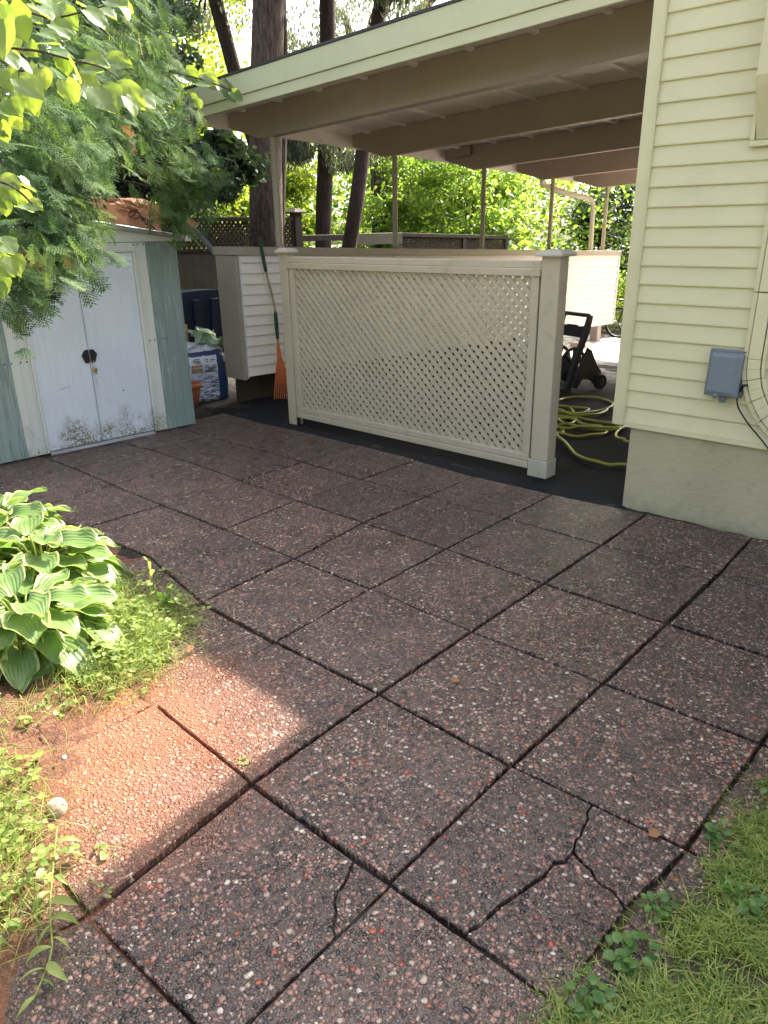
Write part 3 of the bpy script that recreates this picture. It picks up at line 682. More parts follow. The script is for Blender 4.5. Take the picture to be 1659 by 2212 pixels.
MB().box(-.963, 1.498, 1.405, 1.465, 1.402, 1.448).build('top_rail', M_BEIGE, ls, bevel=.004)
MB().box(-.963, 1.498, 1.385, 1.420, 1.352, 1.400).build('top_rail', M_BEIGE, ls, bevel=.004)
MB().box(-.940, 1.487, 1.392, 1.462, .112, .160).build('bottom_rail', M_BEIGE, ls, bevel=.004)
MB().box(-.930, 1.487, 1.386, 1.430, .062, .110).build('bottom_rail', M_BEIGE, ls, bevel=.004)
MB().box(-.963, -.940, 1.410, 1.450, .055, 1.350).box(-.938, -.885, 1.396, 1.450, .162, 1.350).build('stile', M_BEIGE, ls, bevel=.003)
MB().box(1.430, 1.487, 1.400, 1.450, .162, 1.350).build('stile', M_BEIGE, ls, bevel=.003)
MB().box(-.93, -.915, 1.452, 1.475, -.02, .11).box(-.962, -.942, 1.405, 1.43, -.02, .05).build('support_strap', M_BLACK, ls)
def clip_line(c, dirn, X0, X1, Z0, Z1):
    # line z = dirn*x + c inside the rectangle
    pts = []
    for x in (X0, X1):
        z = dirn * x + c
        if Z0 <= z <= Z1: pts.append((x, z))
    for z in (Z0, Z1):
        x = (z - c) / dirn
        if X0 < x < X1: pts.append((x, z))
    return sorted(set((round(a, 5), round(b_, 5)) for a, b_ in pts))
mb = MB(); X0, X1, Z0, Z1 = -.90, 1.445, .15, 1.36
for dirn, ya, yb, ph in ((-1, 1.412, 1.4215, 0), (1, 1.4235, 1.433, .02)):
    per = .0735; c = -3.0 + ph
    while c < 4:
        p = clip_line(c, dirn, X0, X1, Z0, Z1)
        if len(p) == 2 and abs(p[0][0] - p[1][0]) > .03:
            (xa, za), (xb, zb) = p; jx = random.uniform(-.0015, .0015)
            hw_ = .0152 / math.sqrt(2); nx, nz = (-dirn * hw_ * 1, hw_)
            q = [(xa - hw_ * (-dirn) * -1 * 0 + nx + jx, za + nz), (xb + nx + jx, zb + nz), (xb - nx + jx, zb - nz), (xa - nx + jx, za - nz)]
            vs = [(x, y, z) for y in (ya, yb) for x, z in q]
            mb.add(vs, [(0, 1, 2, 3), (7, 6, 5, 4)] + [(i, i + 4, (i + 1) % 4 + 4, (i + 1) % 4) for i in range(4)])
        c += per
mb.build('lattice_panel', M_BEIGE, ls)

# ------------------------------------------------------------ shed
shd = thing('garden_shed', 'small metal shed with pale double doors and grey-green corner panels', 'shed', (-1.722, -.10, 0), rad(-3.83))
H = 1.585
MB().box(-1.45, -.012, -.875, .875, .012, H).build('body', M_GREEN, shd)
def ribbed(mb, ya, yb, z0, z1, xb=0.0, n_=3):
    mb.box(xb - .010, xb, ya, yb, z0, z1)
    return mb
mb = MB(); mb.box(-.010, .004, .602, .880, .010, H).box(.0045, .013, .602, .622, .010, H).box(.0045, .010, .700, .716, .012, H - .01).box(.0045, .010, .790, .806, .012, H - .01).box(.0045, .012, .868, .880, .010, H); mb.build('corner_panel', M_GREEN, shd, bevel=.002)
mb = MB(); mb.box(-.010, .004, -.880, -.612, .010, H).box(.0045, .013, -.632, -.612, .010, H).box(.0045, .010, -.716, -.700, .012, H - .01).box(.0045, .010, -.806, -.790, .012, H - .01).box(.0045, .012, -.880, -.868, .010, H); mb.build('corner_panel', M_GREEN, shd, bevel=.002)
mb = MB(); mb.box(-.010, .010, .500, .600, .014, H).box(.0105, .022, .500, .512, .014, H); mb.build('front_panel', M_SHED_TRIM, shd, bevel=.002)
mb = MB(); mb.box(-.010, .010, -.610, -.470, .014, H).box(.0105, .022, -.482, -.470, .014, H).box(.0105, .016, -.555, -.545, .014, H); mb.build('front_panel', M_SHED_TRIM, shd, bevel=.002)
mb = MB(); mb.box(-.008, .024, -.468, .498, 1.527, H).box(-.008, .030, -.468, .498, 1.515, 1.5265).box(-.005, .026, .474, .498, .02, 1.514).box(-.005, .026, -.468, -.446, .02, 1.514); mb.build('door_frame', M_SHED_TRIM, shd, bevel=.002)
MB().box(-.006, .012, -.444, -.010, .030, 1.512).box(.0125, .017, -.020, -.010, .030, 1.512).build('door', M_SHED_DOOR, shd, bevel=.002)
MB().box(-.006, .009, -.004, .472, .030, 1.512).box(.0095, .016, -.004, .004, .030, 1.512).build('door', M_SHED_DOOR, shd, bevel=.002)
MB().box(-.01, .050, -.45, .455, .004, .026).box(.0505, .056, -.45, .455, .002, .016).build('door_track', M_STEEL, shd, bevel=.002)
g = [(-.955, H + .004), (.955, H + .004), (.955, H + .012), (.0, H + .15), (-.955, H + .012)]
MB().prism(g, .018, 0, .005).build('gable', M_SHED_TRIM, shd, bevel=.002)
MB().box(.0235, .029, -.90, .90, H + .004, H + .014).build('gable_flange', M_SHED_TRIM, shd)
for s_ in (1, -1):
    q = [(0, H + .151), (s_ * .965, H + .013), (s_ * .965, H + .030), (0, H + .168)]
    MB().prism(q if s_ < 0 else q[::-1], 1.62, 0, -1.55).build('roof', M_SHED_TRIM, shd, bevel=.002)
    q = [(s_ * .02, H + .150), (s_ * .975, H + .006), (s_ * .975, H + .040), (s_ * .02, H + .186)]
    MB().prism(q if s_ < 0 else q[::-1], .010, 0, .0715).build('roof_edge', M_STEEL, shd, bevel=.002)
MB().box(.062, .088, .935, .985, H + .002, H + .046).build('edge_cap', M_WHITE, shd, bevel=.002)
q = [(-.075, H + .158), (-.05, H + .196), (.05, H + .196), (.075, H + .158)]
MB().prism(q, 1.64, 0, -1.555).build('ridge_cap', M_SHED_TRIM, shd, bevel=.003)
lz = .735
for s_ in (1, -1):
    q = [(s_ * .004 - .006, lz - .052), (s_ * .004 - .006, lz + .052), (s_ * .035 - .006, lz + .052), (s_ * .064 - .006, lz + .012), (s_ * .040 - .006, lz - .052)]
    MB().prism(q if s_ > 0 else q[::-1], .010, 0, .0165).build('latch_plate', M_BLACK, shd, bevel=.003)
for x, y, z in [(.024, .49, H - .018), (.011, .532, H - .018), (.011, .585, H - .018), (.006, .64, H - .018), (.011, .535, .80), (.011, .578, .80), (.005, .66, .80), (.005, .69, .80), (.011, -.49, .75), (.011, -.535, .75), (.011, -.60, .75), (.005, -.65, .75), (.005, -.63, .03), (.011, -.53, .04), (.0095, .24, .42)]:
    MB().lathe([(0, .004), (.0055, .003), (.0065, -.001)], (x, y, z), 8, 'x').build('screw', M_DGREY, shd)
mb = MB()
for y, z, L_, dz in ((-.30, .50, .11, .012),):        # crease in the door sheet
    mb.tube([(.0125 if y < 0 else .0095, y, z), (.0135 if y < 0 else .0105, y + L_ / 2, z + dz), (.0125 if y < 0 else .0095, y + L_, z + dz)], [.0005, .0022, .0004], 6)
mb.build('dent', M_GREYTUBE, shd)
pk = thing('padlock', 'small brass padlock with keys hanging from the black shed latch', 'padlock', tuple(shd.location), rad(-3.83))
mb = MB(); mb.tube(spline([(.030, -.004, lz - .035), (.036, -.004, lz - .075), (.034, .006, lz - .10)]), .0025, 6).tube(spline([(.030, .016, lz - .035), (.036, .018, lz - .075), (.034, .020, lz - .10)]), .0025, 6); mb.build('shackle', M_CHROME, pk)
MB().box(.026, .044, .000, .032, lz - .128, lz - .095).build('lock_body', M_BRASS, pk, bevel=.003)
MB().lathe([(0, -.004), (.008, -.003), (.009, 0), (.008, .003), (0, .004)], (.034, .022, lz - .14), 10, 'x').build('key', M_BRASS, pk)
mb = MB(); mb.tube([(.034, .022, lz - .147), (.036, .026, lz - .175)], .002, 6).box(.033, .039, .020, .034, lz - .225, lz - .176).box(.034, .038, .034, .044, lz - .235, lz - .19); mb.build('key', M_WHITE, pk)
MB().tube(spline([(.036, .030, lz - .165), (.042, .045, lz - .175), (.040, .060, lz - .198)]), .0016, 6).build('key_ring', M_CHROME, pk)

# paper bag on the shed roof
kb = thing('paper_bag', 'crumpled brown paper yard bag with handwriting, lying on the shed roof', 'bag')
out2 = [(213, 427), (232, 425), (262, 431), (300, 428), (326, 435), (347, 447), (349, 511), (318, 505), (285, 500), (262, 490), (250, 474), (236, 455), (226, 440)]
P0 = [atx(px, py, -1.86) for px, py in out2]
cen = np.mean(P0, axis=0); mb = MB(); k = len(P0)
rings = [P0, [cen + (p - cen) * .66 + np.array([.035 + .02 * math.sin(i * 2.1), 0, 0]) for i, p in enumerate(P0)], [cen + (p - cen) * .32 + np.array([.03 + .025 * math.sin(i * 1.3 + 1), 0, 0]) for i, p in enumerate(P0)]]
back = [p + np.array([-.20, .0, -.015 if i > 6 else .01]) for i, p in enumerate(P0)]
vs = rings[0] + rings[1] + rings[2] + [cen + np.array([.045, 0, 0])] + back
fs = [(r * k + i, r * k + (i + 1) % k, (r + 1) * k + (i + 1) % k, (r + 1) * k + i) for r in (0, 1) for i in range(k)]
fs += [(2 * k + i, 2 * k + (i + 1) % k, 3 * k) for i in range(k)] + [(3 * k + 1 + i, 3 * k + 1 + (i + 1) % k, (i + 1) % k, i) for i in range(k)] + [tuple(3 * k + 1 + i for i in range(k))]
mb.add(vs, fs); mb.build('paper', M_KRAFT, kb)
# rolled top lip of the bag
fl = [(213, 427), (240, 425), (262, 430), (285, 434), (303, 452), (285, 445), (262, 441), (240, 441), (226, 433)]
q = [atx(px, py, -1.79 + .02 * (i % 2)) for i, (px, py) in enumerate(fl)]
mb = MB(); mb.add(q + [p - np.array([.05, 0, 0]) for p in q], [tuple(range(9)), tuple(range(9, 18))[::-1]] + [(i, (i + 1) % 9, (i + 1) % 9 + 9, i + 9) for i in range(9)]); mb.build('rolled_lip', M_KRAFT, kb)
def hw_(a, b_): return (a * .1389 + 184.3, b_ * .1389 + 405.5)
strokes = [[(610, 325), (622, 330)], [(650, 320), (690, 330)], [(720, 345), (740, 360)],
           [(850, 380), (800, 370), (740, 360), (690, 385), (670, 425), (690, 455), (740, 440), (775, 400), (790, 370), (850, 405), (848, 445), (815, 475), (765, 475), (742, 460)],
           [(850, 435), (870, 450), (880, 490), (870, 520)], [(885, 460), (905, 480), (900, 525)], [(905, 470), (930, 480), (925, 530), (945, 575), (962, 560), (960, 500), (935, 480)],
           [(960, 490), (990, 520), (985, 560)], [(975, 505), (1010, 520), (1020, 545)], [(1040, 510), (1030, 570), (1012, 600), (1005, 635), (1030, 660), (1070, 668), (1082, 660), (1060, 620), (1030, 590), (1000, 570)], [(960, 565), (966, 568)]]
mb = MB()
for st in strokes:
    mb.tube(spline([atx(*hw_(*q), -1.808) for q in st], 3), .0042, 5)
mb.build('handwriting', M_BLACK, kb)

# ------------------------------------------------------------ corner clutter between shed and half wall
pb = thing('soil_bag', 'white and blue potting soil bag with a gold block, standing upside down', 'bag', (0, 0, 0))
def pillow(mb, c, sx, sy, z0, z1, tw=0.0, nz=9, bulge=.10, seed=0, seg=20, top=0.8):
    vs = []; r = random.Random(seed)
    for j in range(nz + 1):
        t = j / nz; s_ = 1 + bulge * math.sin(math.pi * t); s_ *= (top + (1 - top) * (1 - max(0, t - .85) / .15)) if t > .85 else 1
        for i in range(seg):
            a = 2 * math.pi * i / seg; ca, sa = math.cos(a), math.sin(a)
            e = .32; x = math.copysign(abs(ca) ** e, ca) * sx * s_; y = math.copysign(abs(sa) ** e, sa) * sy * s_
            wv = 1 + .035 * noise.noise(Vector((x * 9 + seed, y * 9, t * 14)))
            vs.append((c[0] + x * wv * math.cos(tw) - y * wv * math.sin(tw), c[1] + x * wv * math.sin(tw) + y * wv * math.cos(tw), z0 + (z1 - z0) * t + .006 * r.uniform(-1, 1)))
    fs = [(j * seg + i, j * seg + (i + 1) % seg, (j + 1) * seg + (i + 1) % seg, (j + 1) * seg + i) for j in range(nz) for i in range(seg)]
    fs += [tuple(range(seg))[::-1], tuple(nz * seg + i for i in range(seg))]
    return mb.add(vs, fs)
# bag stands at (-2.5, 1.55); its broad face looks towards +x / -y
BT = rad(-8)
bagc = (-2.60, 1.545)
pillow(MB(), bagc, .15, .235, -.015, .50, BT, bulge=.04, seed=3).build('bag_body', M_BAG, pb, smooth=True)
def bagpt(u, z, out=.0):                         # u along the broad face (-1 .. 1), plane facing +x
    x, y = .163 + out, u * .235
    return (bagc[0] + x * math.cos(BT) - y * math.sin(BT), bagc[1] + x * math.sin(BT) + y * math.cos(BT), z)
def face_quad(mb, u0, u1, z0, z1, out=.004):
    q = [bagpt(u0, z0, out), bagpt(u1, z0, out), bagpt(u1, z1, out), bagpt(u0, z1, out)]; qb = [bagpt(u0, z0, out - .004), bagpt(u1, z0, out - .004), bagpt(u1, z1, out - .004), bagpt(u0, z1, out - .004)]
    return mb.add(q + qb, [(0, 1, 2, 3), (7, 6, 5, 4)] + [(i, i + 4, (i + 1) % 4 + 4, (i + 1) % 4) for i in range(4)])
face_quad(MB(), -.82, -.30, .30, .375, .007).build('gold_block', M_GOLD, pb)
mwt = Matrix.Translation(bagpt(-.56, .350, .009)) @ Matrix.Rotation(BT, 4, 'Z') @ Matrix(((0, 0, 1, 0), (1, 0, 0, 0), (0, 1, 0, 0), (0, 0, 0, 1))) @ Matrix.Rotation(math.pi, 4, 'Z')
text_mesh('PROMIX', .030, M_WHITE, 'lettering', pb, mwt)
mb = MB()
for i, (u0, u1, z) in enumerate([(-.20, .02, .355), (.18, .36, .352), (-.22, .36, .335), (-.05, .36, .322), (-.22, .20, .308), (-.22, .36, .296), (-.75, -.4, .41), (-.7, -.42, .43), (-.6, -.35, .395), (-.1, .0, .40), (-.15, -.02, .42), (.1, .3, .41)]):
    face_quad(mb, u0, u1, z, z + .007, .007)
mb.build('fine_print', M_DARKLINE, pb)
face_quad(MB(), .74, .92, .38, .44, .009).build('barcode_label', M_WHITE, pb)
def crumple(name, mat, parent, pts, sx, amp, seed, thick=.035):
    mb = MB(); r = random.Random(seed); nx = ny = 12
    (a, b_, c_, d) = [Vector(p) for p in pts]; top = []; bot = []
    for j in range(ny + 1):
        for i in range(nx + 1):
            u, v_ = i / nx, j / ny; p = a * (1 - u) * (1 - v_) + b_ * u * (1 - v_) + c_ * u * v_ + d * (1 - u) * v_
            ns_ = noise.noise_vector(Vector((u * 4 + seed, v_ * 5, seed))) * amp
            e = min(u, 1 - u, v_, 1 - v_); top.append(p + ns_ + Vector((thick * min(1, e * 5), 0, thick * min(1, e * 5)))); bot.append(p + ns_)
    k = len(top); g = lambda i, j, o=0: j * (nx + 1) + i + o
    fs = [(g(i, j), g(i + 1, j), g(i + 1, j + 1), g(i, j + 1)) for j in range(ny) for i in range(nx)] + [(g(i, j + 1, k), g(i + 1, j + 1, k), g(i + 1, j, k), g(i, j, k)) for j in range(ny) for i in range(nx)]
    mb.add(top + bot, fs); return mb.build(name, mat, parent, smooth=False)
crumple('folded_top', M_WHITE, pb, [(-2.52, 1.30, .50), (-2.50, 1.80, .46), (-2.70, 1.80, .52), (-2.70, 1.32, .57)], 1, .05, 4)
gb = thing('plastic_bag', 'crumpled green and white plastic bag on top of the potting soil bag', 'bag')
crumple('film', M_GRNBAG, gb, [(-2.52, 1.45, .60), (-2.50, 1.86, .47), (-2.78, 1.84, .56), (-2.76, 1.52, .72)], 1, .07, 9, .07)
st = MB().add([(x, y, z) for z, dx in ((0, 0), (.75, -.02)) for x, y in ((-2.80 + dx, 1.44), (-2.74 + dx, 1.44), (-2.74 + dx, 1.53), (-2.80 + dx, 1.53))], [(0, 3, 2, 1), (4, 5, 6, 7), (0, 1, 5, 4), (1, 2, 6, 5), (2, 3, 7, 6), (3, 0, 4, 7)]).build('wooden_stake', M_WOOD, bevel=.003)
tag(st, 'short upright timber offcut behind the potting soil bag', 'timber')
pot = thing('flower_pot', 'empty terracotta coloured flower pot at the shed corner', 'flower pot', (-2.40, 1.22, -.01))
MB().lathe([(.0, 0), (.085, 0), (.118, .14), (.122, .145), (.125, .19), (.138, .195), (.142, .232), (.136, .236), (.130, .232), (.118, .19), (.108, .12), (.08, .02), (0, .02)], seg=40).build('pot_wall', M_TERRA, pot, smooth=True, bevel=0)
tub = thing('storage_tub', 'dark navy plastic tub standing against the board fence', 'tub', (-3.75, 2.45, 0))
mb = MB(); nseg = 16; vs = []
for t in (0, 1):
    for i in range(nseg + 1):
        y = -.75 + 1.5 * i / nseg; z = .93 + .07 * math.cos(y / .75 * math.pi / 2)
        vs.append((-.28 * t, y * (1 - .05 * t), z))
    for i in range(nseg + 1):
        y = -.75 + 1.5 * i / nseg; vs.append((-.05 - .18 * t, y * .8, .36))
k = nseg + 1; fs = []
for i in range(nseg): fs += [(i, i + 1, k + i + 1, k + i), (2 * k + i + 1, 2 * k + i, 3 * k + i, 3 * k + i + 1), (i + 1, i, 2 * k + i, 2 * k + i + 1), (k + i, k + i + 1, 3 * k + i + 1, 3 * k + i)]
fs += [(0, k, 3 * k, 2 * k), (k - 1, 2 * k - 1, 4 * k - 1, 3 * k - 1)]
mb.add(vs, fs); mb.build('tub_shell', M_NAVY, tub)
mb = MB()
for y in (-.42, -.12, .15, .45): mb.add([(.002, y - .05, .90), (.002, y + .05, .90), (-.045, y * .82 + .04, .40), (-.045, y * .82 - .04, .40), (.022, y - .04, .89), (.022, y + .04, .89), (-.02, y * .82 + .03, .41), (-.02, y * .82 - .03, .41)], [(0, 1, 5, 4), (1, 2, 6, 5), (2, 3, 7, 6), (3, 0, 4, 7), (4, 5, 6, 7)])
mb.build('rib', M_NAVY, tub)

# rake
rk = thing('leaf_rake', 'orange shrub rake with green foam grips leaning on the half wall', 'rake')
hp = spline([(-1.955, 1.925, 1.60), (-1.94, 1.965, 1.28), (-1.915, 2.02, .95), (-1.885, 2.01, .62), (-1.875, 2.00, .50)], 6)
MB().tube(hp, .0115, 10).build('handle', M_WOOD, rk, smooth=True)
MB().tube(hp[0:7], [.017] * 6 + [.016], 12).build('grip', M_GRIP, rk, smooth=True)
MB().tube(hp[13:19], [.015, .020, .021, .020, .018, .015], 12).build('grip', M_GRIP, rk, smooth=True)
mb = MB(); hd = Vector((-1.875, 2.00, .56)); ft = Vector((-1.80, 1.985, .02))
wdir = Vector((.72, .69, 0))
mb.tube([hd, hd.lerp(ft, .25)], [.017, .024], 10)
for i in range(11):
    o = (i - 5) / 5; p0 = hd.lerp(ft, .22) + wdir * o * .018; p1 = hd.lerp(ft, .62) + wdir * o * .070; p2 = hd.lerp(ft, .93) + wdir * o * .105; p3 = p2 + Vector((.03, -.03, -.035))
    mb.tube([p0, p1, p2, p3], [.0055, .006, .0045, .003], 6)
for t_, wd in ((.45, .050), (.62, .072), (.70, .08)):
    c_ = hd.lerp(ft, t_); mb.tube([c_ - wdir * wd, c_ + wdir * wd], .007, 6)
mb.build('rake_head', M_ORANGE, rk)
# grey steel channel leaning behind the wall
gt = MB(); gt.tube([(-2.42, 1.80, 1.38), (-2.75, 1.62, 1.80)], .028, 4); tag(gt.build('steel_channel', M_GREYTUBE), 'grey steel channel leaning over the near end of the half wall', 'metal bar')

# ------------------------------------------------------------ hose and reel
G_ = lambda y: zg(y) + .012
def hose(pts, lift=0): return spline([(x, y, G_(y) + lift + .006 * (i % 3)) for i, (x, y) in enumerate(pts)], 8)
hs = [(.30, 3.3), (.10, 3.7), (.24, 4.01), (.22, 4.24), (.30, 4.42), (.47, 4.47), (.62, 4.45), (.76, 4.29), (.83, 4.05), (.80, 3.9), (.78, 3.74), (.76, 3.61), (.70, 3.45), (.50, 3.35), (.35, 3.5), (.37, 3.75), (.47, 3.83), (.65, 3.63), (.80, 3.4), (.89, 3.18), (.87, 3.07), (.79, 3.0), (.6, 3.0), (.5, 3.2), (.60, 3.28), (.71, 3.27), (.80, 3.39), (.91, 3.43), (1.05, 3.40), (1.18, 3.40), (1.28, 3.36), (1.34, 3.30), (1.32, 3.22), (1.23, 3.12), (1.11, 3.07), (.99, 3.07), (.85, 3.12), (.70, 3.25), (.80, 3.32), (.96, 3.23), (1.04, 3.20), (1.14, 3.21), (1.26, 3.11), (1.30, 2.97), (1.25, 2.85), (1.17, 2.74), (1.04, 2.72), (.94, 2.72), (.80, 2.80), (.75, 2.95), (.90, 2.90), (1.0, 2.80), (1.01, 2.66), (1.21, 2.45), (1.42, 2.22), (1.57, 2.11), (1.68, 2.08), (1.77, 2.10), (1.85, 2.16), (2.0, 2.2)]
hs2 = [(2.0, 3.9), (1.3, 4.2), (.90, 4.0), (.90, 3.83), (.92, 3.62), (.88, 3.5), (.80, 3.47), (.72, 3.43), (.57, 3.52), (.49, 3.54), (.40, 3.6), (.45, 3.67), (.54, 3.77), (.67, 3.79), (.76, 3.75), (.78, 3.61), (.74, 3.5), (.62, 3.43), (.45, 3.3), (.55, 3.05), (.75, 2.85), (.98, 2.88), (1.03, 2.95), (1.08, 3.0), (1.3, 3.2), (1.36, 3.29), (1.37, 3.15), (1.41, 2.97), (1.49, 2.84), (1.56, 2.81), (1.60, 2.80), (1.9, 2.9)]
ho = MB().tube(hose(hs), .0125, 8).build('garden_hose', M_YHOSE, smooth=True)
tag(ho, 'tangled yellow garden hose on the asphalt, its free end towards the house corner', 'garden hose')
ho = MB().tube(hose(hs2, .020), .0125, 8).build('garden_hose', M_YHOSE, smooth=True)
tag(ho, 'length of yellow hose looped over the tangle and hooked round the house corner', 'garden hose')

RZ = rad(-18); ry = 4.50; rg = zg(ry)
rc = thing('hose_reel_cart', 'dark plastic hose reel cart behind the lattice screen post', 'hose reel', (-.35, 4.99, rg - .02), RZ)
# local frame: x across the handle, y depth (handle leans back, +y), z up
mb = MB()
for sx in (-.01, .42):
    q = [(-.21, .0), (-.13, .0), (-.02, .36), (.10, .66), (.135, .84), (.075, .86), (.02, .68), (-.09, .40), (-.19, .10)]
    mb.prism(q, .045, 0, sx - .022)
mb.tube([(.0, .105, .845), (.41, .105, .845)], .024, 8).tube([(.0, .125, .83), (.04, .105, .845)], .026, 8)
mb.build('frame', M_DGREY, rc, bevel=.008, bseg=2)
mb = MB(); mb.prism([(.01, .60), (.40, .60), (.40, .735), (.30, .72), (.28, .735), (.13, .735), (.11, .72), (.01, .735)], .035, 1, .035); mb.build('cross_panel', M_DGREY, rc, bevel=.006)
for sx in (.08, .33):                                        # two reel discs with slots
    mb = MB(); seg = 28
    for (r0, r1) in ((.165, .195), (.0, .06)):
        ring = []
        mb.lathe([(r0, -.012), (r1, -.012), (r1, .012), (r0, .012), (r0, -.012)], (sx, -.02, .30), seg, 'x')
    for k2 in range(6):
        a = k2 * math.pi / 3 + .3; u = Vector((0, math.cos(a), math.sin(a)))
        c0 = Vector((sx, -.02, .30)); mb.tube([c0 + u * .05, c0 + u * .17], [.026, .034], 6)
    mb.build('reel_disc', M_DGREY, rc)
MB().lathe([(0, .08), (.055, .08), (.055, .33), (0, .33)], (0, -.02, .30), 20, 'x').build('reel_drum', M_DGREY, rc)
mb = MB(); mb.prism([(-.03, .0), (.44, .0), (.44, .045), (-.03, .045)], .035, 1, -.20); mb.build('front_foot', M_DGREY, rc, bevel=.005)
mb = MB(); q = [(-.14, .06), (-.02, .34), (.06, .50), (.13, .46), (.22, .30), (.31, .20), (.32, .07), (.22, .05), (.15, .12), (.02, .14), (-.06, .04)]
mb.prism([(a, b_) for a, b_ in q], .03, 0, .445); mb.build('side_arm', M_DGREY, rc, bevel=.006)
for sx in (-.05, .50):
    wl = MB().lathe([(.03, -.022), (.082, -.024), (.09, -.015), (.09, .015), (.082, .024), (.03, .022)], (sx, .27, .09), 28, 'x').build('wheel', M_RUBBER, rc, smooth=False)
    MB().lathe([(0, -.026), (.03, -.026), (.05, -.018), (.05, .018), (.03, .026), (0, .026)], (sx, .27, .09), 16, 'x').build('hub', M_DGREY, wl)
MB().tube([(-.05, .27, .09), (.50, .27, .09)], .010, 8).build('axle', M_DGREY, rc)

# bicycle beyond the half wall
bz = zg(10.2)
bk = thing('bicycle', 'small bicycle parked beyond the far end of the half wall', 'bicycle', (-2.14, 10.45, bz), rad(-8))
for cx in (0.05, .84):
    wl = MB()
    R_ = .265
    pts = [(cx + R_ * math.cos(a), 0, R_ + R_ * math.sin(a)) for a in [2 * math.pi * i / 40 for i in range(41)]]
    ty = MB().tube(pts, .020, 8, False).build('tyre', M_RUBBER, bk, smooth=True)
    pts = [(cx + (R_ - .022) * math.cos(a), 0, R_ + (R_ - .022) * math.sin(a)) for a in [2 * math.pi * i / 40 for i in range(41)]]
    MB().tube(pts, .008, 6, False).build('rim', M_CHROME, ty, smooth=True)
    sp = MB()
    for i in range(14):
        a = 2 * math.pi * i / 14; sp.tube([(cx, .01 * (-1) ** i, R_), (cx + (R_ - .02) * math.cos(a), 0, R_ + (R_ - .02) * math.sin(a))], .0018, 4)
    sp.build('spokes', M_CHROME, ty)
fr = MB()
for p, q in (((.05, 0, .265), (.18, 0, .66)), ((.18, 0, .62), (.50, 0, .60)), ((.18, 0, .58), (.42, 0, .25)), ((.42, 0, .25), (.54, 0, .68)), ((.42, 0, .25), (.84, 0, .265)), ((.52, 0, .58), (.84, 0, .265)), ((.10, -.18, .70), (.17, 0, .68)), ((.17, 0, .68), (.10, .18, .70))): fr.tube([p, q], .014, 8)
fr.build('frame', M_BLACK, bk)
MB().tube([(.46, 0, .70), (.64, 0, .70)], [.03, .06], 8).build('saddle', M_RUBBER, bk)
stn = MB(); stn.box(-2.05, -1.75, 8.55, 8.75, zg(8.6) - .02, zg(8.6) + .07)
tag(stn.build('concrete_block', M_CONC, bevel=.01), 'concrete block on the far drive under the half wall', 'block')

# ------------------------------------------------------------ fence behind
def fence_bits():
    fe = thing('board_fence', 'tall dark board fence with a lattice strip on top, behind the shed', 'fence')
    x = -5.0
    y = -1.5; mb = MB()
    while y < 4.95:
        mb.box(x, x + .018, y, y + .138, .0, 1.405); y += .142
    mb.build('boards', M_FENCE_B, fe)
    mb = MB(); mb.box(x - .03, x + .05, -1.5, 5.03, 1.405, 1.445).box(x - .03, x + .05, -1.5, 5.03, 1.795, 1.85); mb.build('rail', M_FENCE, fe, bevel=.004)
    lat(-1.5, 5.03, 1.447, 1.793, x, fe, .078, .0165)
    MB().box(x - .06, x + .07, 5.05, 5.19, -.2, 1.90).build('post', M_FENCE, fe, bevel=.005)
    c = (x + .005, 5.12); z = 1.902
    vs = [(c[0] + sx * a, c[1] + sy * a, zz) for a, zz in ((.12, z), (.12, z + .02), (.05, z + .07)) for sx, sy in ((-1, -1), (1, -1), (1, 1), (-1, 1))]
    MB().add(vs, [(0, 3, 2, 1), (8, 9, 10, 11)] + [(r * 4 + i, r * 4 + (i + 1) % 4, r * 4 + 4 + (i + 1) % 4, r * 4 + 4 + i) for r in range(2) for i in range(4)]).build('post_cap', M_FENCE, fe)
    fl = thing('lattice_fence', 'lower brown fence with lattice infill, seen over the half wall', 'fence')
    MB().box(x - .02, x + .03, 5.2, 6.6, 1.50, 1.59).build('rail', M_FENCE, fl, bevel=.004)
    MB().box(x + .02, x + .16, 6.2, 7.45, 1.42, 1.60).build('planter_box', M_FENCE_B, fl, bevel=.004)
    MB().box(x - .05, x + .05, 7.45, 7.55, -.3, 1.55).build('post', M_FENCE, fl)
    s2 = lambda xx, yy: -.030 * (yy - 7.5)
    MB().box(x - .04, x + .06, 7.55, 10.9, 1.535, 1.60, s2).build('rail', M_FENCE, fl, bevel=.004)
    MB().box(x - .03, x + .02, 7.55, 10.9, 1.15, 1.19, s2).build('rail', M_FENCE, fl, bevel=.004)
    lat(7.55, 10.9, 1.19, 1.535, x, fl, .085, .019, s2)
    mb = MB()
    for y in (9.4, 10.9): mb = MB().box(x - .05, x + .05, y, y + .1, -.4, 1.62, s2); mb.build('post', M_FENCE, fl)
    mb = MB(); y = 5.2
    while y < 10.9: mb.box(x, x + .018, y, y + .138, -.2, 1.14 if y > 7.5 else 1.0, s2 if y > 7.5 else None); y += .142
    mb.build('boards', M_FENCE_B, fl)
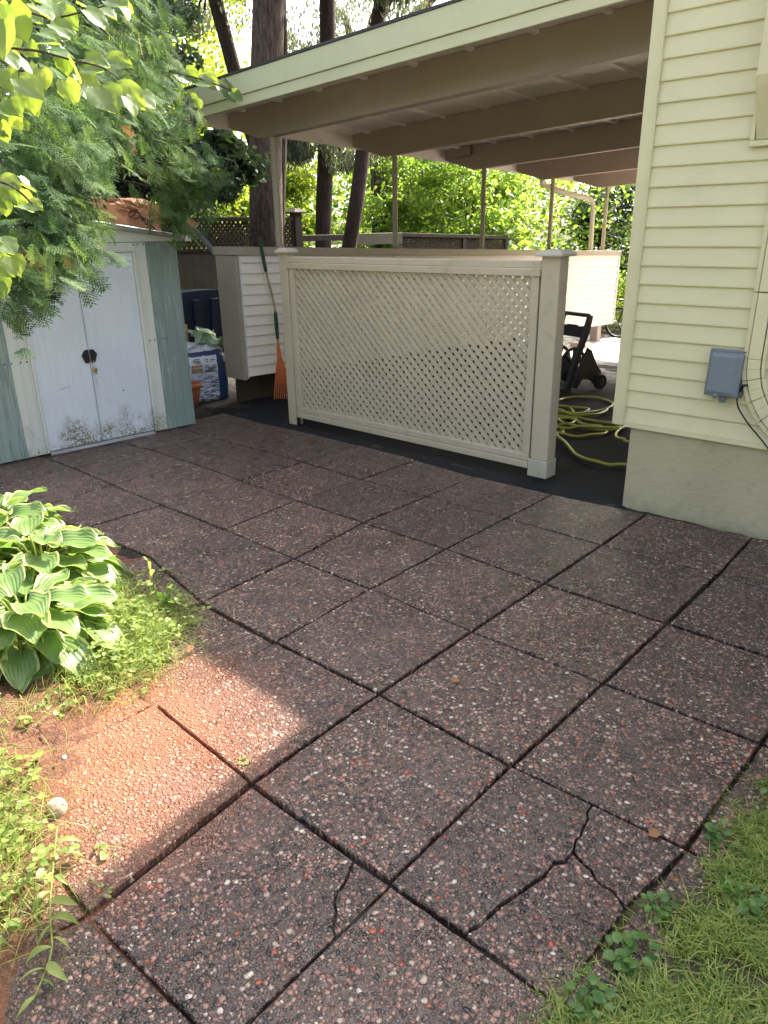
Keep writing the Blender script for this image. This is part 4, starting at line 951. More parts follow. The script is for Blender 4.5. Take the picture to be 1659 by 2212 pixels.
def lat(y0, y1, z0, z1, x, parent, per, w_, shear=None):
    mb = MB()
    for dirn, xa in ((1, x), (-1, x + .008)):
        c = z0 - y1 - 1
        while c < z1 + y1 + 1:
            p = clip_line(c, dirn, y0, y1, z0, z1)
            if len(p) == 2 and abs(p[0][0] - p[1][0]) > .03:
                (ya, za), (yb, zb) = p; nx, nz = -dirn * w_ / 1.414, w_ / 1.414
                q = [(ya + nx, za + nz), (yb + nx, zb + nz), (yb - nx, zb - nz), (ya - nx, za - nz)]
                vs = [(xx, a, b_ + (shear(0, a) if shear else 0)) for xx in (xa, xa + .007) for a, b_ in q]
                mb.add(vs, [(0, 1, 2, 3), (7, 6, 5, 4)] + [(i, i + 4, (i + 1) % 4 + 4, (i + 1) % 4) for i in range(4)])
            c += per
    return mb.build('lattice', M_FENCE, parent)
fence_bits()

# ------------------------------------------------------------ vegetation builders
def frames(nrm, roll):
    nrm = nrm / np.linalg.norm(nrm, axis=1, keepdims=True)
    h = np.where(np.abs(nrm[:, 2:3]) < .9, np.array([[0, 0, 1.0]]), np.array([[1.0, 0, 0]]))
    t1 = np.cross(h, nrm); t1 /= np.linalg.norm(t1, axis=1, keepdims=True); t2 = np.cross(nrm, t1)
    c, s_ = np.cos(roll)[:, None], np.sin(roll)[:, None]
    return t1 * c + t2 * s_, -t1 * s_ + t2 * c, nrm
LEAF6 = np.array([(0, -.5, 0), (.34, -.12, .10), (.26, .22, .07), (0, .55, -.04), (-.26, .22, .07), (-.34, -.12, .10)])
LF6 = np.array([(0, 1, 2, 3), (0, 3, 4, 5)])
def leaf_cloud(pos, size, up=.5, seed=0, narrow=1.0, hang=0.0):
    r = np.random.default_rng(seed); n_ = len(pos)
    nr = r.normal(size=(n_, 3)); nr[:, 2] = np.abs(nr[:, 2]) + up
    t1, t2, t3 = frames(nr, r.uniform(0, 6.283, n_))
    if hang:
        d = r.normal(size=(n_, 3)) * .35; d[:, 2] -= hang; d /= np.linalg.norm(d, axis=1, keepdims=True)
        t2 = d; t1 = np.cross(d, r.normal(size=(n_, 3))); t1 /= np.linalg.norm(t1, axis=1, keepdims=True); t3 = np.cross(t1, t2)
    s_ = size * r.uniform(.6, 1.25, n_)
    L = LEAF6 * np.array([narrow, 1, 1])
    V = pos[:, None, :] + s_[:, None, None] * (L[None, :, 0:1] * t1[:, None] + L[None, :, 1:2] * t2[:, None] + L[None, :, 2:3] * t3[:, None])
    F = (np.arange(n_)[:, None, None] * 6 + LF6[None]).reshape(-1, 4)
    return V.reshape(-1, 3), F
def clump_points(centres, radii, n_each, r, shell=.35, flat=.75):
    out = []
    for c, R_, k in zip(centres, radii, n_each):
        d = r.normal(size=(k, 3)); d /= np.linalg.norm(d, axis=1, keepdims=True)
        rr = (shell + (1 - shell) * r.uniform(0, 1, (k, 1)) ** .6) * R_
        q = d * rr; q[:, 2] *= flat; out.append(c + q)
    return np.concatenate(out)
def crown(name, mat, parent, lo, hi, nclump, rclump, n_leaf, size, seed, flat=.7, hang=0.0, narrow=1.0, up=.5):
    r = np.random.default_rng(seed); lo, hi = np.array(lo, float), np.array(hi, float)
    c0, hf = (lo + hi) / 2, (hi - lo) / 2
    q = r.normal(size=(nclump, 3)); q /= np.linalg.norm(q, axis=1, keepdims=True); q *= r.uniform(.25, 1, (nclump, 1)) ** .5
    cs = c0 + q * hf; rr = rclump * r.uniform(.5, 1.25, nclump)
    pts = clump_points(cs, rr, [n_leaf // nclump] * nclump, r, .3, flat)
    V, F = leaf_cloud(pts, size, up, seed + 1, narrow, hang)
    return np_mesh(name, V, F, mat, parent), cs
def limbs(parent, base, top, r0, r1, cs, mat, k=10, seed=0, lean=None, trunkname='trunk'):
    rr = random.Random(seed); base, top = Vector(base), Vector(top)
    mb = MB(); pts = [base.lerp(top, t) + Vector((.05 * math.sin(t * 5 + seed), .05 * math.cos(t * 4 + seed), 0)) * (0 < t < 1) for t in [i / 8 for i in range(9)]]
    rad_ = [r0 * (1.25 if i == 0 else 1) + (r1 - r0) * i / 8 for i in range(9)]
    mb.tube(pts, rad_, 14)
    tr = mb.build(trunkname, mat, parent, smooth=True)
    mb = MB()
    for c in rr.sample(list(cs), min(k, len(cs))):
        c = Vector(c); t = max(.15, min(.95, (c.z - base.z) / max(.1, top.z - base.z) - .12)); s_ = base.lerp(top, t)
        mid = s_.lerp(c, .5) + Vector((0, 0, .12 * (c - s_).length)); rr0 = max(.008, r1 * .55)
        mb.tube(spline([s_, mid, c], 4), [rr0 * (1 - .08 * i) for i in range(9)], 6)
    if mb.v: mb.build('branches', mat, parent, smooth=True)
    return tr

# big trunks behind the carport corner
def big_tree(label, px0, px1, x, r0, r1, z1, crownspec=None, mat=M_BARK, name='conifer_tree', seed=1):
    b0 = atx(px0[0], px0[1], x); b1 = atx(px1[0], px1[1], x)
    d = (b1 - b0) / (b1[2] - b0[2]); base = b0 + d * (-.45 - b0[2]); top = b0 + d * (z1 - b0[2])
    t = thing(name, label, 'tree', (float(base[0]), float(base[1]), -.45), group='conifer trunks behind the carport')
    mb = MB(); n_ = 16; pts = []; rs = []
    for i in range(n_ + 1):
        s_ = i / n_; p = base + (top - base) * s_ + np.array([.03 * math.sin(s_ * 9 + seed), .03 * math.cos(s_ * 7 + seed), 0]) * min(1, s_ * 4); pts.append(p)
        rs.append(r0 + (r1 - r0) * s_ + r0 * .5 * max(0, 1 - s_ * n_ / 3) ** 2)
    mb.tube(pts, rs, 20)
    tr = mb.build('trunk', mat, None, smooth=True); tr.parent = t; tr.location = (-base[0], -base[1], .45)
    if crownspec:
        lo, hi, nc, rc_, nl, sz = crownspec
        cr_, cs = crown('crown', L_CONIF, t, lo, hi, nc, rc_, nl, sz, seed * 11, .9, .9, .34)
        cr_.location = (-base[0], -base[1], .45)
        mb = MB(); rr = random.Random(seed)
        for c in rr.sample(list(cs), min(14, len(cs))):
            c = Vector(c); s_ = (c.z - base[2]) / (top[2] - base[2]); p = Vector(base + (top - base) * min(.98, max(.1, s_ + .03)))
            mb.tube(spline([p, p.lerp(c, .5) + Vector((0, 0, .15)), c - Vector((0, 0, .2))], 4), [.035 * (1 - .09 * i) for i in range(9)], 6)
        o = mb.build('branches', M_BARK2, t, smooth=True); o.location = (-base[0], -base[1], .45)
    return t
big_tree('thick grey-brown cedar trunk rising behind the carport corner', (578, 480), (582, 100), -4.55, .25, .17, 9, ((-6.4, 2.6, 4.7), (-2.3, 8.8, 8.2), 90, .6, 27000, .14), seed=1)
big_tree('slim reddish trunk pressed close behind the thick cedar trunk', (606, 480), (604, 300), -4.95, .11, .07, 6.5, None, M_BARK2, seed=2)
big_tree('straight dark trunk left of the leaning one, above the half wall', (701, 450), (703, 60), -6.6, .16, .12, 9, ((-8.0, 6.1, 2.7), (-5.6, 8.4, 3.5), 18, .32, 5200, .10), M_BARK2, seed=3)
big_tree('smooth dark trunk leaning right, second gap of the carport', (755, 505), (779, 340), -4.7, .125, .10, 6, None, M_BARK2, seed=4)
big_tree('thin dark trunk leaning left among leaves above the shed', (512, 170), (470, 0), -7.0, .13, .10, 9, ((-8.5, 4.6, 4.2), (-6.3, 6.4, 7.5), 26, .5, 7000, .11), M_BARK2, seed=5)
# forked conifer over the roof with hanging sprays against the sky
fk = thing('forked_conifer', 'old conifer with forked limbs above the carport fascia', 'tree', (-8.6, 11.2, -.5), group='conifer trunks behind the carport')
mb = MB(); p0 = Vector((-8.6, 11.2, 0)) * 0
A_ = [Vector(at(px, py, 16.0)) - Vector((-8.6, 11.2, -.5)) for px, py in ((812, 130), (808, 60), (835, 0), (870, -60))]
B_ = [Vector(at(px, py, 16.0)) - Vector((-8.6, 11.2, -.5)) for px, py in ((812, 110), (850, 75), (900, 30), (950, -20))]
C_ = [Vector(at(px, py, 16.0)) - Vector((-8.6, 11.2, -.5)) for px, py in ((770, 110), (745, 40), (715, 10), (700, -40))]
mb.tube([Vector((0, 0, 0)), A_[0]], [.3, .2], 14); mb.tube(spline(A_, 4), [.19 - .006 * i for i in range(13)], 12); mb.tube(spline(B_, 4), [.16 - .006 * i for i in range(13)], 12)
mb.tube(spline([A_[0]] + C_, 4), [.10 - .004 * i for i in range(17)], 10)
mb.build('trunk', M_BARK, fk, smooth=True)
pts = []; r = np.random.default_rng(77)
for i in range(54):
    px, py = r.uniform(600, 960), r.uniform(-60, 150); c = at(px, py, r.uniform(13.5, 17.5)); k = 190
    q = np.stack([r.normal(0, .16, k), r.normal(0, .16, k), -np.abs(r.normal(0, .42, k))], 1); pts.append(c + q)
pts = np.concatenate(pts); V, F = leaf_cloud(pts, .10, .2, 78, .32, 1.2)
o = np_mesh('crown', V, F, L_CONIF, fk); o.location = (8.6, -11.2, .5)

def bush(name, label, mat, lo, hi, nc, rc_, nl, sz, seed, stems=6, group=None, flat=.7, cat='bush', trunk=True, bark=M_TWIG, up=.5, base=None):
    lo, hi = np.array(lo, float), np.array(hi, float); c0 = (lo + hi) / 2
    bs = base if base is not None else (float(c0[0]), float(c0[1]), min(-.4, float(lo[2])))
    t = thing(name, label, cat, tuple(bs), group=group)
    cr_, cs = crown('crown' if cat == 'tree' else 'foliage', mat, t, lo, hi, nc, rc_, nl, sz, seed, flat, up=up); cr_.location = [-c for c in bs]
    mb = MB(); rr = random.Random(seed)
    if trunk:
        fork = Vector((bs[0], bs[1], bs[2] + .25 * (c0[2] - bs[2])))
        for i, c in enumerate(rr.sample(list(cs), min(stems, len(cs)))):
            c = Vector(c); s_ = fork + Vector((rr.uniform(-.1, .1), rr.uniform(-.1, .1), 0))
            mb.tube(spline([Vector(bs), s_, s_.lerp(c, .5) + Vector((0, 0, .1)), c], 4), [.05 * (1 - .065 * j) * (1 + .2 * (hi[2] - lo[2])) * .6 for j in range(13)], 6)
        o = mb.build('trunk' if cat == 'tree' else 'stems', bark, t, smooth=True); o.location = [-c for c in bs]
    return t
bush('maple_tree', 'broad green maple filling the middle gaps of the carport', L_GREEN, (-8.0, 9.0, .7), (-5.6, 14.5, 3.6), 70, .55, 26000, .085, 21, 12, cat='tree')
bush('maple_tree', 'bright yellow-green young tree between the cedar trunks', L_LIME, (-10.5, 6.3, .5), (-8.6, 9.8, 3.6), 40, .55, 12000, .10, 22, 8, cat='tree')
bush('maple_tree', 'sunlit lime green tree left of the thick cedar trunk', L_LIME, (-9.5, 3.0, .9), (-7.4, 6.4, 5.6), 60, .55, 19000, .10, 23, 8, cat='tree')
bush('maple_tree', 'tall backlit tree above the left corner of the carport roof', L_LIME, (-13, 5.5, 3.5), (-10.5, 9.5, 8.5), 50, .7, 12000, .13, 24, 8, cat='tree')
bush('evergreen_bush', 'dark glossy evergreen behind the downspout', L_DARK, (-7.5, 17, -.2), (-4.4, 22.5, 3.6), 60, .7, 20000, .13, 25, 6)
bush('evergreen_bush', 'dark rounded shrub right of the last carport post', L_DARK, (-3.9, 17.5, -.3), (-1.2, 21, 2.8), 34, .6, 11000, .12, 26, 6)
bush('sunlit_shrub', 'sunlit yellow-green shrub beside the house corner', L_LIME, (-3.4, 11.9, -.5), (-.5, 14.0, 1.05), 36, .4, 11000, .065, 27, 8)
bush('ground_cover', 'bright low foliage under the far end of the half wall', L_LIME, (-5.0, 10.9, -.5), (-2.2, 12.6, .35), 30, .3, 8000, .055, 28, 6)
bush('broadleaf_tree', 'dark big-leaved branch mass hanging over the board fence', L_DARK, (-4.7, 1.2, 1.95), (-3.3, 3.5, 2.75), 34, .30, 3600, .14, 29, 6, cat='tree', base=(-4.4, 1.0, -.4))
bush('broadleaf_tree', 'shaded deciduous tree behind the cedar sprays and carport corner', L_DARK, (-5.0, -.2, 2.2), (-3.3, 2.9, 4.6), 46, .42, 9000, .085, 30, 8, cat='tree', base=(-4.6, .5, -.4))
bush('broadleaf_tree', 'dim tree closing the view beyond the far left of the shed', L_DARK, (-7.5, -3.0, 1.0), (-5.2, 1.5, 5.5), 40, .8, 9000, .14, 31, 8, cat='tree')
# distant wood closing the view
r = np.random.default_rng(5); pts = []
for i in range(380):
    a = rad(r.uniform(-95, 12)); d = r.uniform(17, 27); c = np.array([4 + math.sin(a) * d, -3 + math.cos(a) * d, r.uniform(-.4, 5.0) - 0.6])
    if c[0] > -1 and c[2] > 3: c[2] = 1.5
    q = r.normal(size=(260, 3)); pts.append(c + q / np.linalg.norm(q, axis=1, keepdims=True) * r.uniform(.4, 1.1, (260, 1)))
V, F = leaf_cloud(np.concatenate(pts), .16, .5, 6)
tag(np_mesh('distant_woods', V, F, L_GREEN), 'distant band of sunlit woodland beyond the fences', 'woods', kind='stuff')
# unseen tree crown added beyond the house to shade the near left corner
bush('added_shade_crown', 'added unseen tree crown beyond the house, shading the near paving', L_DARK, (.9, 9.9, 14.15), (3.6, 10.9, 16.2), 24, .5, 7000, .22, 32, 4, cat='tree', base=(3.0, 13.0, -.5))

for i, (x, l) in enumerate(((-11, 'left of the lawn'), (-4, 'facing the paving'), (3, 'facing the house wall'), (10, 'right of the lawn'))):
    bush('bounce_tree', 'added unseen tree behind the viewer, ' + l, L_GREEN, (x - 3, -15, .5), (x + 3.2, -12, 7.5), 40, 1.2, 6000, .34, 40 + i, 4, cat='tree')  # unseen row added to bounce sunlight and screen off blue sky

# ------------------------------------------------------------ foreground cedar sprays
def frond_template(seed):
    """flat fan of scale-leaf branchlets: axis along +y, about 1 long; thin quads"""
    r = random.Random(seed); V = []; F = []
    def strip(p, d, L, w_):
        d = np.array(d) / np.linalg.norm(d); nrm = np.array([-d[1], d[0], 0]); o = len(V)
        z = -.10 * (p[1] + L * .5) ** 2
        e = np.array(p) + d * L
        V.extend([np.array(p) - nrm * w_ * .6, np.array(p) + nrm * w_ * .6, e + nrm * w_ * .35 + np.array([0, 0, -.22 * L]), e - nrm * w_ * .35 + np.array([0, 0, -.22 * L])]); F.append((o, o + 1, o + 2, o + 3)); return e
    p = np.array([0, 0, 0.0]); steps = 9
    for i in range(steps):
        t = i / steps; e = strip(p, (r.uniform(-.10, .10), 1, -.3 * t), 1 / steps, .020)
        for s_ in (-1, 1):
            L = (.44 * math.sin(math.pi * (t * .80 + .18)) + .04) * r.uniform(.45, 1.15)
            d = np.array([s_ * .72, .70, -.06]); q = p.copy(); m_ = max(2, int(L / .085))
            for j in range(m_):
                e2 = strip(q, d, L / m_ * 1.05, .034)
                if j > 0:
                    for s2 in (-1, 1):
                        dd = np.array([d[0] * .55 - s2 * .42 * d[1] * .9, d[1] * .55 + s2 * .62 * abs(d[0]), -.1])
                        strip(q, dd, .11 * r.uniform(.5, 1.2) * (1.1 - j / m_), .034)
                q = e2
        p = e
    return np.array(V), np.array(F)
FT = [frond_template(i) for i in range(8)]
def place_fronds(specs):
    Vs, Fs = [], []; o = 0
    for (p, d, upv, L, k) in specs:
        V, F = FT[k % 8]; d = d / np.linalg.norm(d); x = np.cross(d, upv); x /= np.linalg.norm(x) + 1e-9; z = np.cross(x, d)
        Vs.append(p + (V[:, 0:1] * x + V[:, 1:2] * d + V[:, 2:3] * z) * L); Fs.append(F + o); o += len(V)
    return np.concatenate(Vs), np.concatenate(Fs)
th = thing('cedar_tree', 'green cedar with flat drooping sprays hanging over the shed', 'tree', (-2.6, -1.9, 0))
r = np.random.default_rng(12)
clumps = [(30, 560, 3.9), (70, 600, 3.9), (95, 520, 4.0), (20, 470, 3.9), (60, 420, 4.0), (130, 460, 4.1), (118, 520, 4.1), (112, 450, 4.15), (130, 490, 4.2), (130, 380, 4.1), (60, 350, 4.0), (10, 400, 3.9), (120, 405, 4.2), (172, 322, 4.4), (212, 285, 4.8), (140, 340, 4.4),
          (110, 300, 4.2), (30, 290, 4.1), (170, 280, 4.5), (230, 300, 4.8), (270, 278, 5.1), (338, 280, 5.4), (400, 415, 5.8), (375, 400, 5.8), (410, 385, 5.8), (440, 400, 5.8), (400, 440, 5.8), (385, 480, 5.8), (375, 330, 5.5), (350, 280, 5.5), (300, 250, 5.2), (240, 220, 5.0), (180, 210, 4.8), (110, 220, 4.6), (40, 210, 4.5), (330, 200, 5.5), (345, 235, 5.6), (290, 150, 5.4), (230, 130, 5.2), (160, 120, 5.1), (80, 130, 5.0), (20, 110, 5.0), (330, 120, 5.7), (270, 60, 5.5), (200, 40, 5.4), (120, 40, 5.3), (340, 30, 5.9), (40, 30, 5.3), (290, -10, 5.7), (45, 640, 3.85), (110, 575, 3.95)]
specs = []; ends = []
dirn = CR * .55 + np.array([0, 0, -.75]) + -CW * .15
for (px, py, dp) in clumps:
    c = at(px - 14, py - 22, dp); ends.append(c)
    for k in range(46 if dp < 5.5 else 34):
        p = c + r.normal(size=3) * np.array([.10, .12, .095]); d = dirn + r.normal(size=3) * .42
        upv = np.array([0, 0, 1.0]) * .75 - CW * .45 + r.normal(size=3) * .35
        specs.append((p, d, upv, r.uniform(.09, .175), k))
V, F = place_fronds(specs); o = np_mesh('foliage', V, F, L_THUJA, th); o.location = (2.6, 1.9, 0)
specs = []
for (px, py, dp) in [(128, 540, 3.9), (48, 540, 3.8), (60, 545, 3.85), (262, 275, 4.7), (408, 490, 5.6), (300, 80, 5.2), (285, 300, 4.9), (405, 475, 5.6)]:
    specs.append((at(px, py, dp), dirn + r.normal(size=3) * .3, r.normal(size=3), .11, 1))
V, F = place_fronds(specs); o = np_mesh('dead_sprays', V, F, L_BROWN, th); o.location = (2.6, 1.9, 0)
mb = MB(); mb.tube([(0, 0, -.1), (.05, .05, 2), (0, .1, 5.2)], [.16, .13, .07], 12); mb.build('trunk', M_BARK2, th, smooth=True)
mb = MB()
for i, c in enumerate(ends):
    if i % 2: continue
    c = Vector(c) - Vector((-2.6, -1.9, 0)); s_ = Vector((0, .08, min(4.9, c.z + .15)))
    mb.tube(spline([s_, s_.lerp(c, .5) + Vector((0, 0, .18)), c], 5), [.022 * (1 - .075 * j) for j in range(11)], 6)
mb.build('branches', M_BARK2, th, smooth=True)
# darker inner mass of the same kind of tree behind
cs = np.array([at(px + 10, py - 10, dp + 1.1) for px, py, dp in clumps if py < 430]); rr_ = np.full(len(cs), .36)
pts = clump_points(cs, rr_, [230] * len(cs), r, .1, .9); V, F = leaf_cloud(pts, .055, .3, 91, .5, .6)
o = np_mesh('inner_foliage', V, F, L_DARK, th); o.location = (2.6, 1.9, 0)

# large soft leaves of a near branch, upper left
def heart_leaf(mb, p, tip, nrm, size, r, nx=6, ny=7):
    tip = Vector(tip).normalized(); nrm = Vector(nrm).normalized(); x = tip.cross(nrm).normalized(); n2 = x.cross(tip)
    vs = []; a1, a2 = r.uniform(-.25, .25), r.uniform(.1, .5)
    for j in range(ny + 1):
        t = j / ny; w_ = .52 * math.sin(math.pi * min(1, (t * .86 + .12))) ** .8 * (1 - .25 * t) if t < .999 else .01
        w_ *= 1 + .07 * math.sin(j * 2.6 + a1 * 9)
        for i in range(nx + 1):
            u = (i / nx) * 2 - 1; back = -.13 * abs(u) ** 1.5 * (1 - t) ** 3
            z = .16 * abs(u) * w_ * 1.3 + a1 * u * t * .3 - a2 * t * t * .35 + .030 * math.sin(u * 7 + t * 8)
            q = Vector(p) + (x * (u * w_) + tip * (t + back) + n2 * z) * size
            vs.append(q)
    k = nx + 1
    mb.add(vs, [(j * k + i, j * k + i + 1, (j + 1) * k + i + 1, (j + 1) * k + i) for j in range(ny) for i in range(nx)])
ln = thing('linden_branch', 'near branch with big backlit heart-shaped leaves, upper left', 'branch')
rr = random.Random(4); mb = MB(); br = MB()
def leaf_at(px, py, dpt, ang, size, face=.6):
    """leaf whose tip points ang degrees (0 right, -90 down) in the view"""
    p = at(px, py, dpt); a = rad(ang); tp = CR * math.cos(a) + CU * math.sin(a) + np.array([0, 0, 0]) + (rr.uniform(-.35, .35)) * CW
    nv = -CW * face + np.array([0, 0, 1]) * (1 - face) + np.array([rr.uniform(-.3, .3), rr.uniform(-.3, .3), rr.uniform(-.2, .2)])
    heart_leaf(mb, p, tp, nv, size, rr)
D0 = 2.05
for L_ in [(20, 10, -60, .11), (45, 20, -20, .10), (10, 40, -85, .14), (75, 15, -30, .11), (120, 30, -20, .10), (125, 25, -38, .10), (175, 12, -10, .09), (185, 22, -35, .09), (235, 0, -40, .08), (255, 0, -60, .08), (130, 5, 20, .07),
           (5, 110, -60, .10), (25, 120, -35, .09), (55, 100, -30, .08), (10, 150, -80, .10), (40, 170, -40, .10), (110, 110, -10, .11), (90, 95, -15, .09), (150, 130, -55, .09), (185, 125, -20, .10), (200, 130, -5, .09), (230, 130, -15, .10), (215, 190, -60, .13), (170, 160, -30, .09), (250, 190, -20, .12), (285, 200, -25, .10), (270, 210, -55, .08), (60, 190, -70, .10), (90, 150, -80, .10), (20, 215, -50, .09), (0, 240, -30, .09), (0, 265, -70, .08), (30, 250, -60, .07), (140, 175, -60, .09),
           (0, 390, -10, .09), (15, 400, -50, .09), (35, 420, -35, .10), (60, 440, -15, .08), (5, 430, -80, .08), (0, 520, -30, .09), (-5, 560, -50, .10), (-10, 590, -70, .09)]:
    px, py, ang, sz = L_
    if rr.random() < .7: leaf_at(px + rr.uniform(-28, 28), py + rr.uniform(-25, 25), D0 + rr.uniform(0, .35), ang + rr.uniform(-30, 30), sz * rr.uniform(.5, .8), rr.uniform(-.2, .6))
    dd = D0 + rr.uniform(-.15, .25) + (0 if py < 330 else .15); leaf_at(px, py, dd, ang + rr.uniform(-12, 12), sz * rr.uniform(.62, .85), rr.uniform(.1, .75))
mb.build('leaves', L_LINDEN, ln, smooth=True)
for path in ([(-160, 20), (-40, 10), (40, 20), (110, 38), (180, 25), (250, 5)], [(-160, 60), (0, 100), (80, 110), (150, 128), (230, 150), (285, 200)], [(-120, 80), (-40, 180), (20, 230)], [(-120, 340), (-20, 385), (30, 405), (70, 440)], [(-120, 440), (-30, 520), (-5, 590)]):
    br.tube(spline([at(px, py, D0 + .05) for px, py in path], 4), [.0045 - .00012 * i for i in range(4 * (len(path) - 1) + 1)], 6)
br.tube(spline([at(-160, 20, D0 + .05), at(-230, 300, D0 + .3), at(-260, 900, D0 + .4)], 6), .012, 8)
br.build('twigs', M_TWIG, ln, smooth=True)
# a spray reaching the fascia corner
lb = thing('leafy_twig', 'leafy twig reaching across the left corner of the carport fascia', 'branch'); mb = MB(); br = MB()
for L_ in [(380, 160, -20, .12), (400, 150, -40, .12), (420, 175, -10, .12), (440, 160, -30, .11), (450, 180, -15, .11), (470, 185, -40, .10), (480, 175, 0, .10), (490, 190, -60, .11), (500, 198, -30, .09), (425, 215, -70, .07), (410, 205, -50, .08), (360, 140, -20, .13), (340, 170, -30, .13), (345, 205, -45, .12), (370, 200, -10, .12)]:
    px, py, ang, sz = L_; leaf_at(px, py, 6.4 + rr.uniform(-.2, .2), ang, sz * 1.25, .6)
mb.build('leaves', L_LINDEN, lb, smooth=True)
br.tube(spline([at(300, 100, 6.8), at(360, 150, 6.5), at(430, 170, 6.4), at(500, 195, 6.35)], 4), .007, 6); br.tube(spline([at(300, 100, 6.8), at(260, -150, 7.2)], 4), .012, 6); br.build('twigs', M_TWIG, lb)

# ------------------------------------------------------------ hostas
def hosta(name, label, c, n_, Rr, h, seed, az0=0, az1=360, big=.24):
    t = thing(name, label, 'hosta', (c[0], c[1], 0), group='variegated hostas in the left bed'); r = random.Random(seed)
    Vs, Fs, UV = [], [], []; o = 0; nx, ny = 10, 12; st = MB()
    for k in range(n_):
        ring = (k + .5) / n_; az = rad(az0 + (az1 - az0) * ((k * .618) % 1)); reach = Rr * (.25 + .75 * ring ** .7) * r.uniform(.85, 1.1)
        z0 = h * (1.05 - .62 * ring) * r.uniform(.85, 1.12); L = big * r.uniform(.75, 1.1); W_ = L * r.uniform(.60, .72)
        dx, dy = math.cos(az), math.sin(az); side = Vector((-dy, dx, 0)); fwd = Vector((dx, dy, 0))
        base = Vector((reach * dx * .62, reach * dy * .62, z0)); pitch = rad(r.uniform(18, 35) - 52 * ring); curl = r.uniform(.5, 1.0); tw = r.uniform(-.35, .35)
        side = (side * math.cos(tw) + Vector((0, 0, 1)) * math.sin(tw)); f0 = Vector((r.uniform(-.3, .3), r.uniform(-.3, .3), 0)) * .6; fwd = (fwd + f0).normalized()
        for j in range(ny + 1):
            v_ = j / ny; a = pitch - curl * v_; w_ = math.sin(math.pi * min(1, v_ * .9 + .09)) ** .75 * (1 - .35 * v_ ** 3) if j < ny else .02
            px_ = L * (math.sin(pitch) - math.sin(a)) / curl if abs(curl) > 1e-3 else L * v_
            # arc integration
            s_ = 0; zz = 0; m_ = 6
            for q in range(m_):
                aa = pitch - curl * v_ * (q + .5) / m_; s_ += L * v_ / m_ * math.cos(aa); zz += L * v_ / m_ * math.sin(aa)
            for i in range(nx + 1):
                u = i / nx * 2 - 1; cup = .16 * W_ * u * u * (1 - .4 * v_); wave = .012 * math.sin(v_ * 11 + k + u * 2) * abs(u)
                lobe = -.08 * L * abs(u) ** 2 * (1 - v_) ** 3
                p = base + fwd * (s_ + lobe) + Vector((0, 0, zz + cup + wave)) + side * (u * w_ * W_ * .5)
                Vs.append(p); UV.append((i / nx, v_))
        k2 = nx + 1; Fs += [(o + j * k2 + i, o + j * k2 + i + 1, o + (j + 1) * k2 + i + 1, o + (j + 1) * k2 + i) for j in range(ny) for i in range(nx)]; o += k2 * (ny + 1)
        st.tube(spline([Vector((dx * .03, dy * .03, 0)), base * .6 + Vector((0, 0, z0 * .25)), base], 3), .005, 5)
    np_mesh('leaves', np.array([tuple(p) for p in Vs]), np.array(Fs), M_HOSTA, t, np.array(UV), True)
    st.build('stalks', L_WEED, t, smooth=True)
    return t
hosta('hosta_plant', 'large hosta with cream-edged leaves, nearest of the clumps', (1.12, -1.96), 46, .42, .23, 1)
hosta('hosta_plant', 'middle hosta clump whose cream-edged leaves reach over the slabs', (.60, -1.66), 46, .44, .25, 2)
hosta('hosta_plant', 'far left hosta clump at the edge of the photo', (-.05, -1.62), 46, .46, .24, 3)
hosta('hosta_plant', 'hosta clump at the left margin behind the nearest one', (.55, -2.28), 34, .44, .26, 4)

# ------------------------------------------------------------ weeds, grass
def blades(pts, h, wd, lean, seed, segs=3):
    r = np.random.default_rng(seed); n_ = len(pts); az = r.uniform(0, 6.283, n_); hh = h * r.uniform(.45, 1.3, n_); ln_ = lean * r.uniform(.2, 1.3, n_)
    V = np.zeros((n_, (segs + 1) * 2, 3)); d = np.stack([np.cos(az), np.sin(az), np.zeros(n_)], 1); s_ = np.stack([-np.sin(az), np.cos(az), np.zeros(n_)], 1)
    for j in range(segs + 1):
        t = j / segs; c = pts + d * (ln_ * hh * t * t)[:, None] + np.array([0, 0, 1.0]) * (hh * (t - .35 * np.minimum(ln_, 1.6) * t * t))[:, None]
        w_ = wd * (1 - t ** 1.6 * .92)
        V[:, 2 * j] = c - s_ * w_; V[:, 2 * j + 1] = c + s_ * w_
    f = np.array([(2 * j, 2 * j + 1, 2 * j + 3, 2 * j + 2) for j in range(segs)])
    return V.reshape(-1, 3), (np.arange(n_)[:, None, None] * (segs + 1) * 2 + f[None]).reshape(-1, 4)
r = np.random.default_rng(3); pts = []
while len(pts) < 80000:
    x, y = r.uniform(3.45, 5.2), r.uniform(-3.0, .2); d = x - lawn_edge(y) + .10 * fbm(x, y, 5)
    dens = min(1, max(0, (d + .06) * 7)) * (.12 + .88 * (fbm(x, y, 6.5) > -.10)) * (1 if x < 4.5 else .35)
    if r.uniform() < dens: pts.append((x, y, lawnz(x, y) - .003))
pts = np.array(pts); V, F = blades(pts, .033, .0022, 1.7, 4)
V2, F2 = blades(pts[::3] + r.normal(0, .01, (len(pts[::3]), 3)) * [1, 1, 0], .022, .0034, 1.0, 44, 2)
V, F = np.concatenate([V, V2]), np.concatenate([F, F2 + len(V)])
tag(np_mesh('grass', V, F, L_GRASS), 'short patchy lawn grass along the right of the paving', 'grass', kind='stuff')
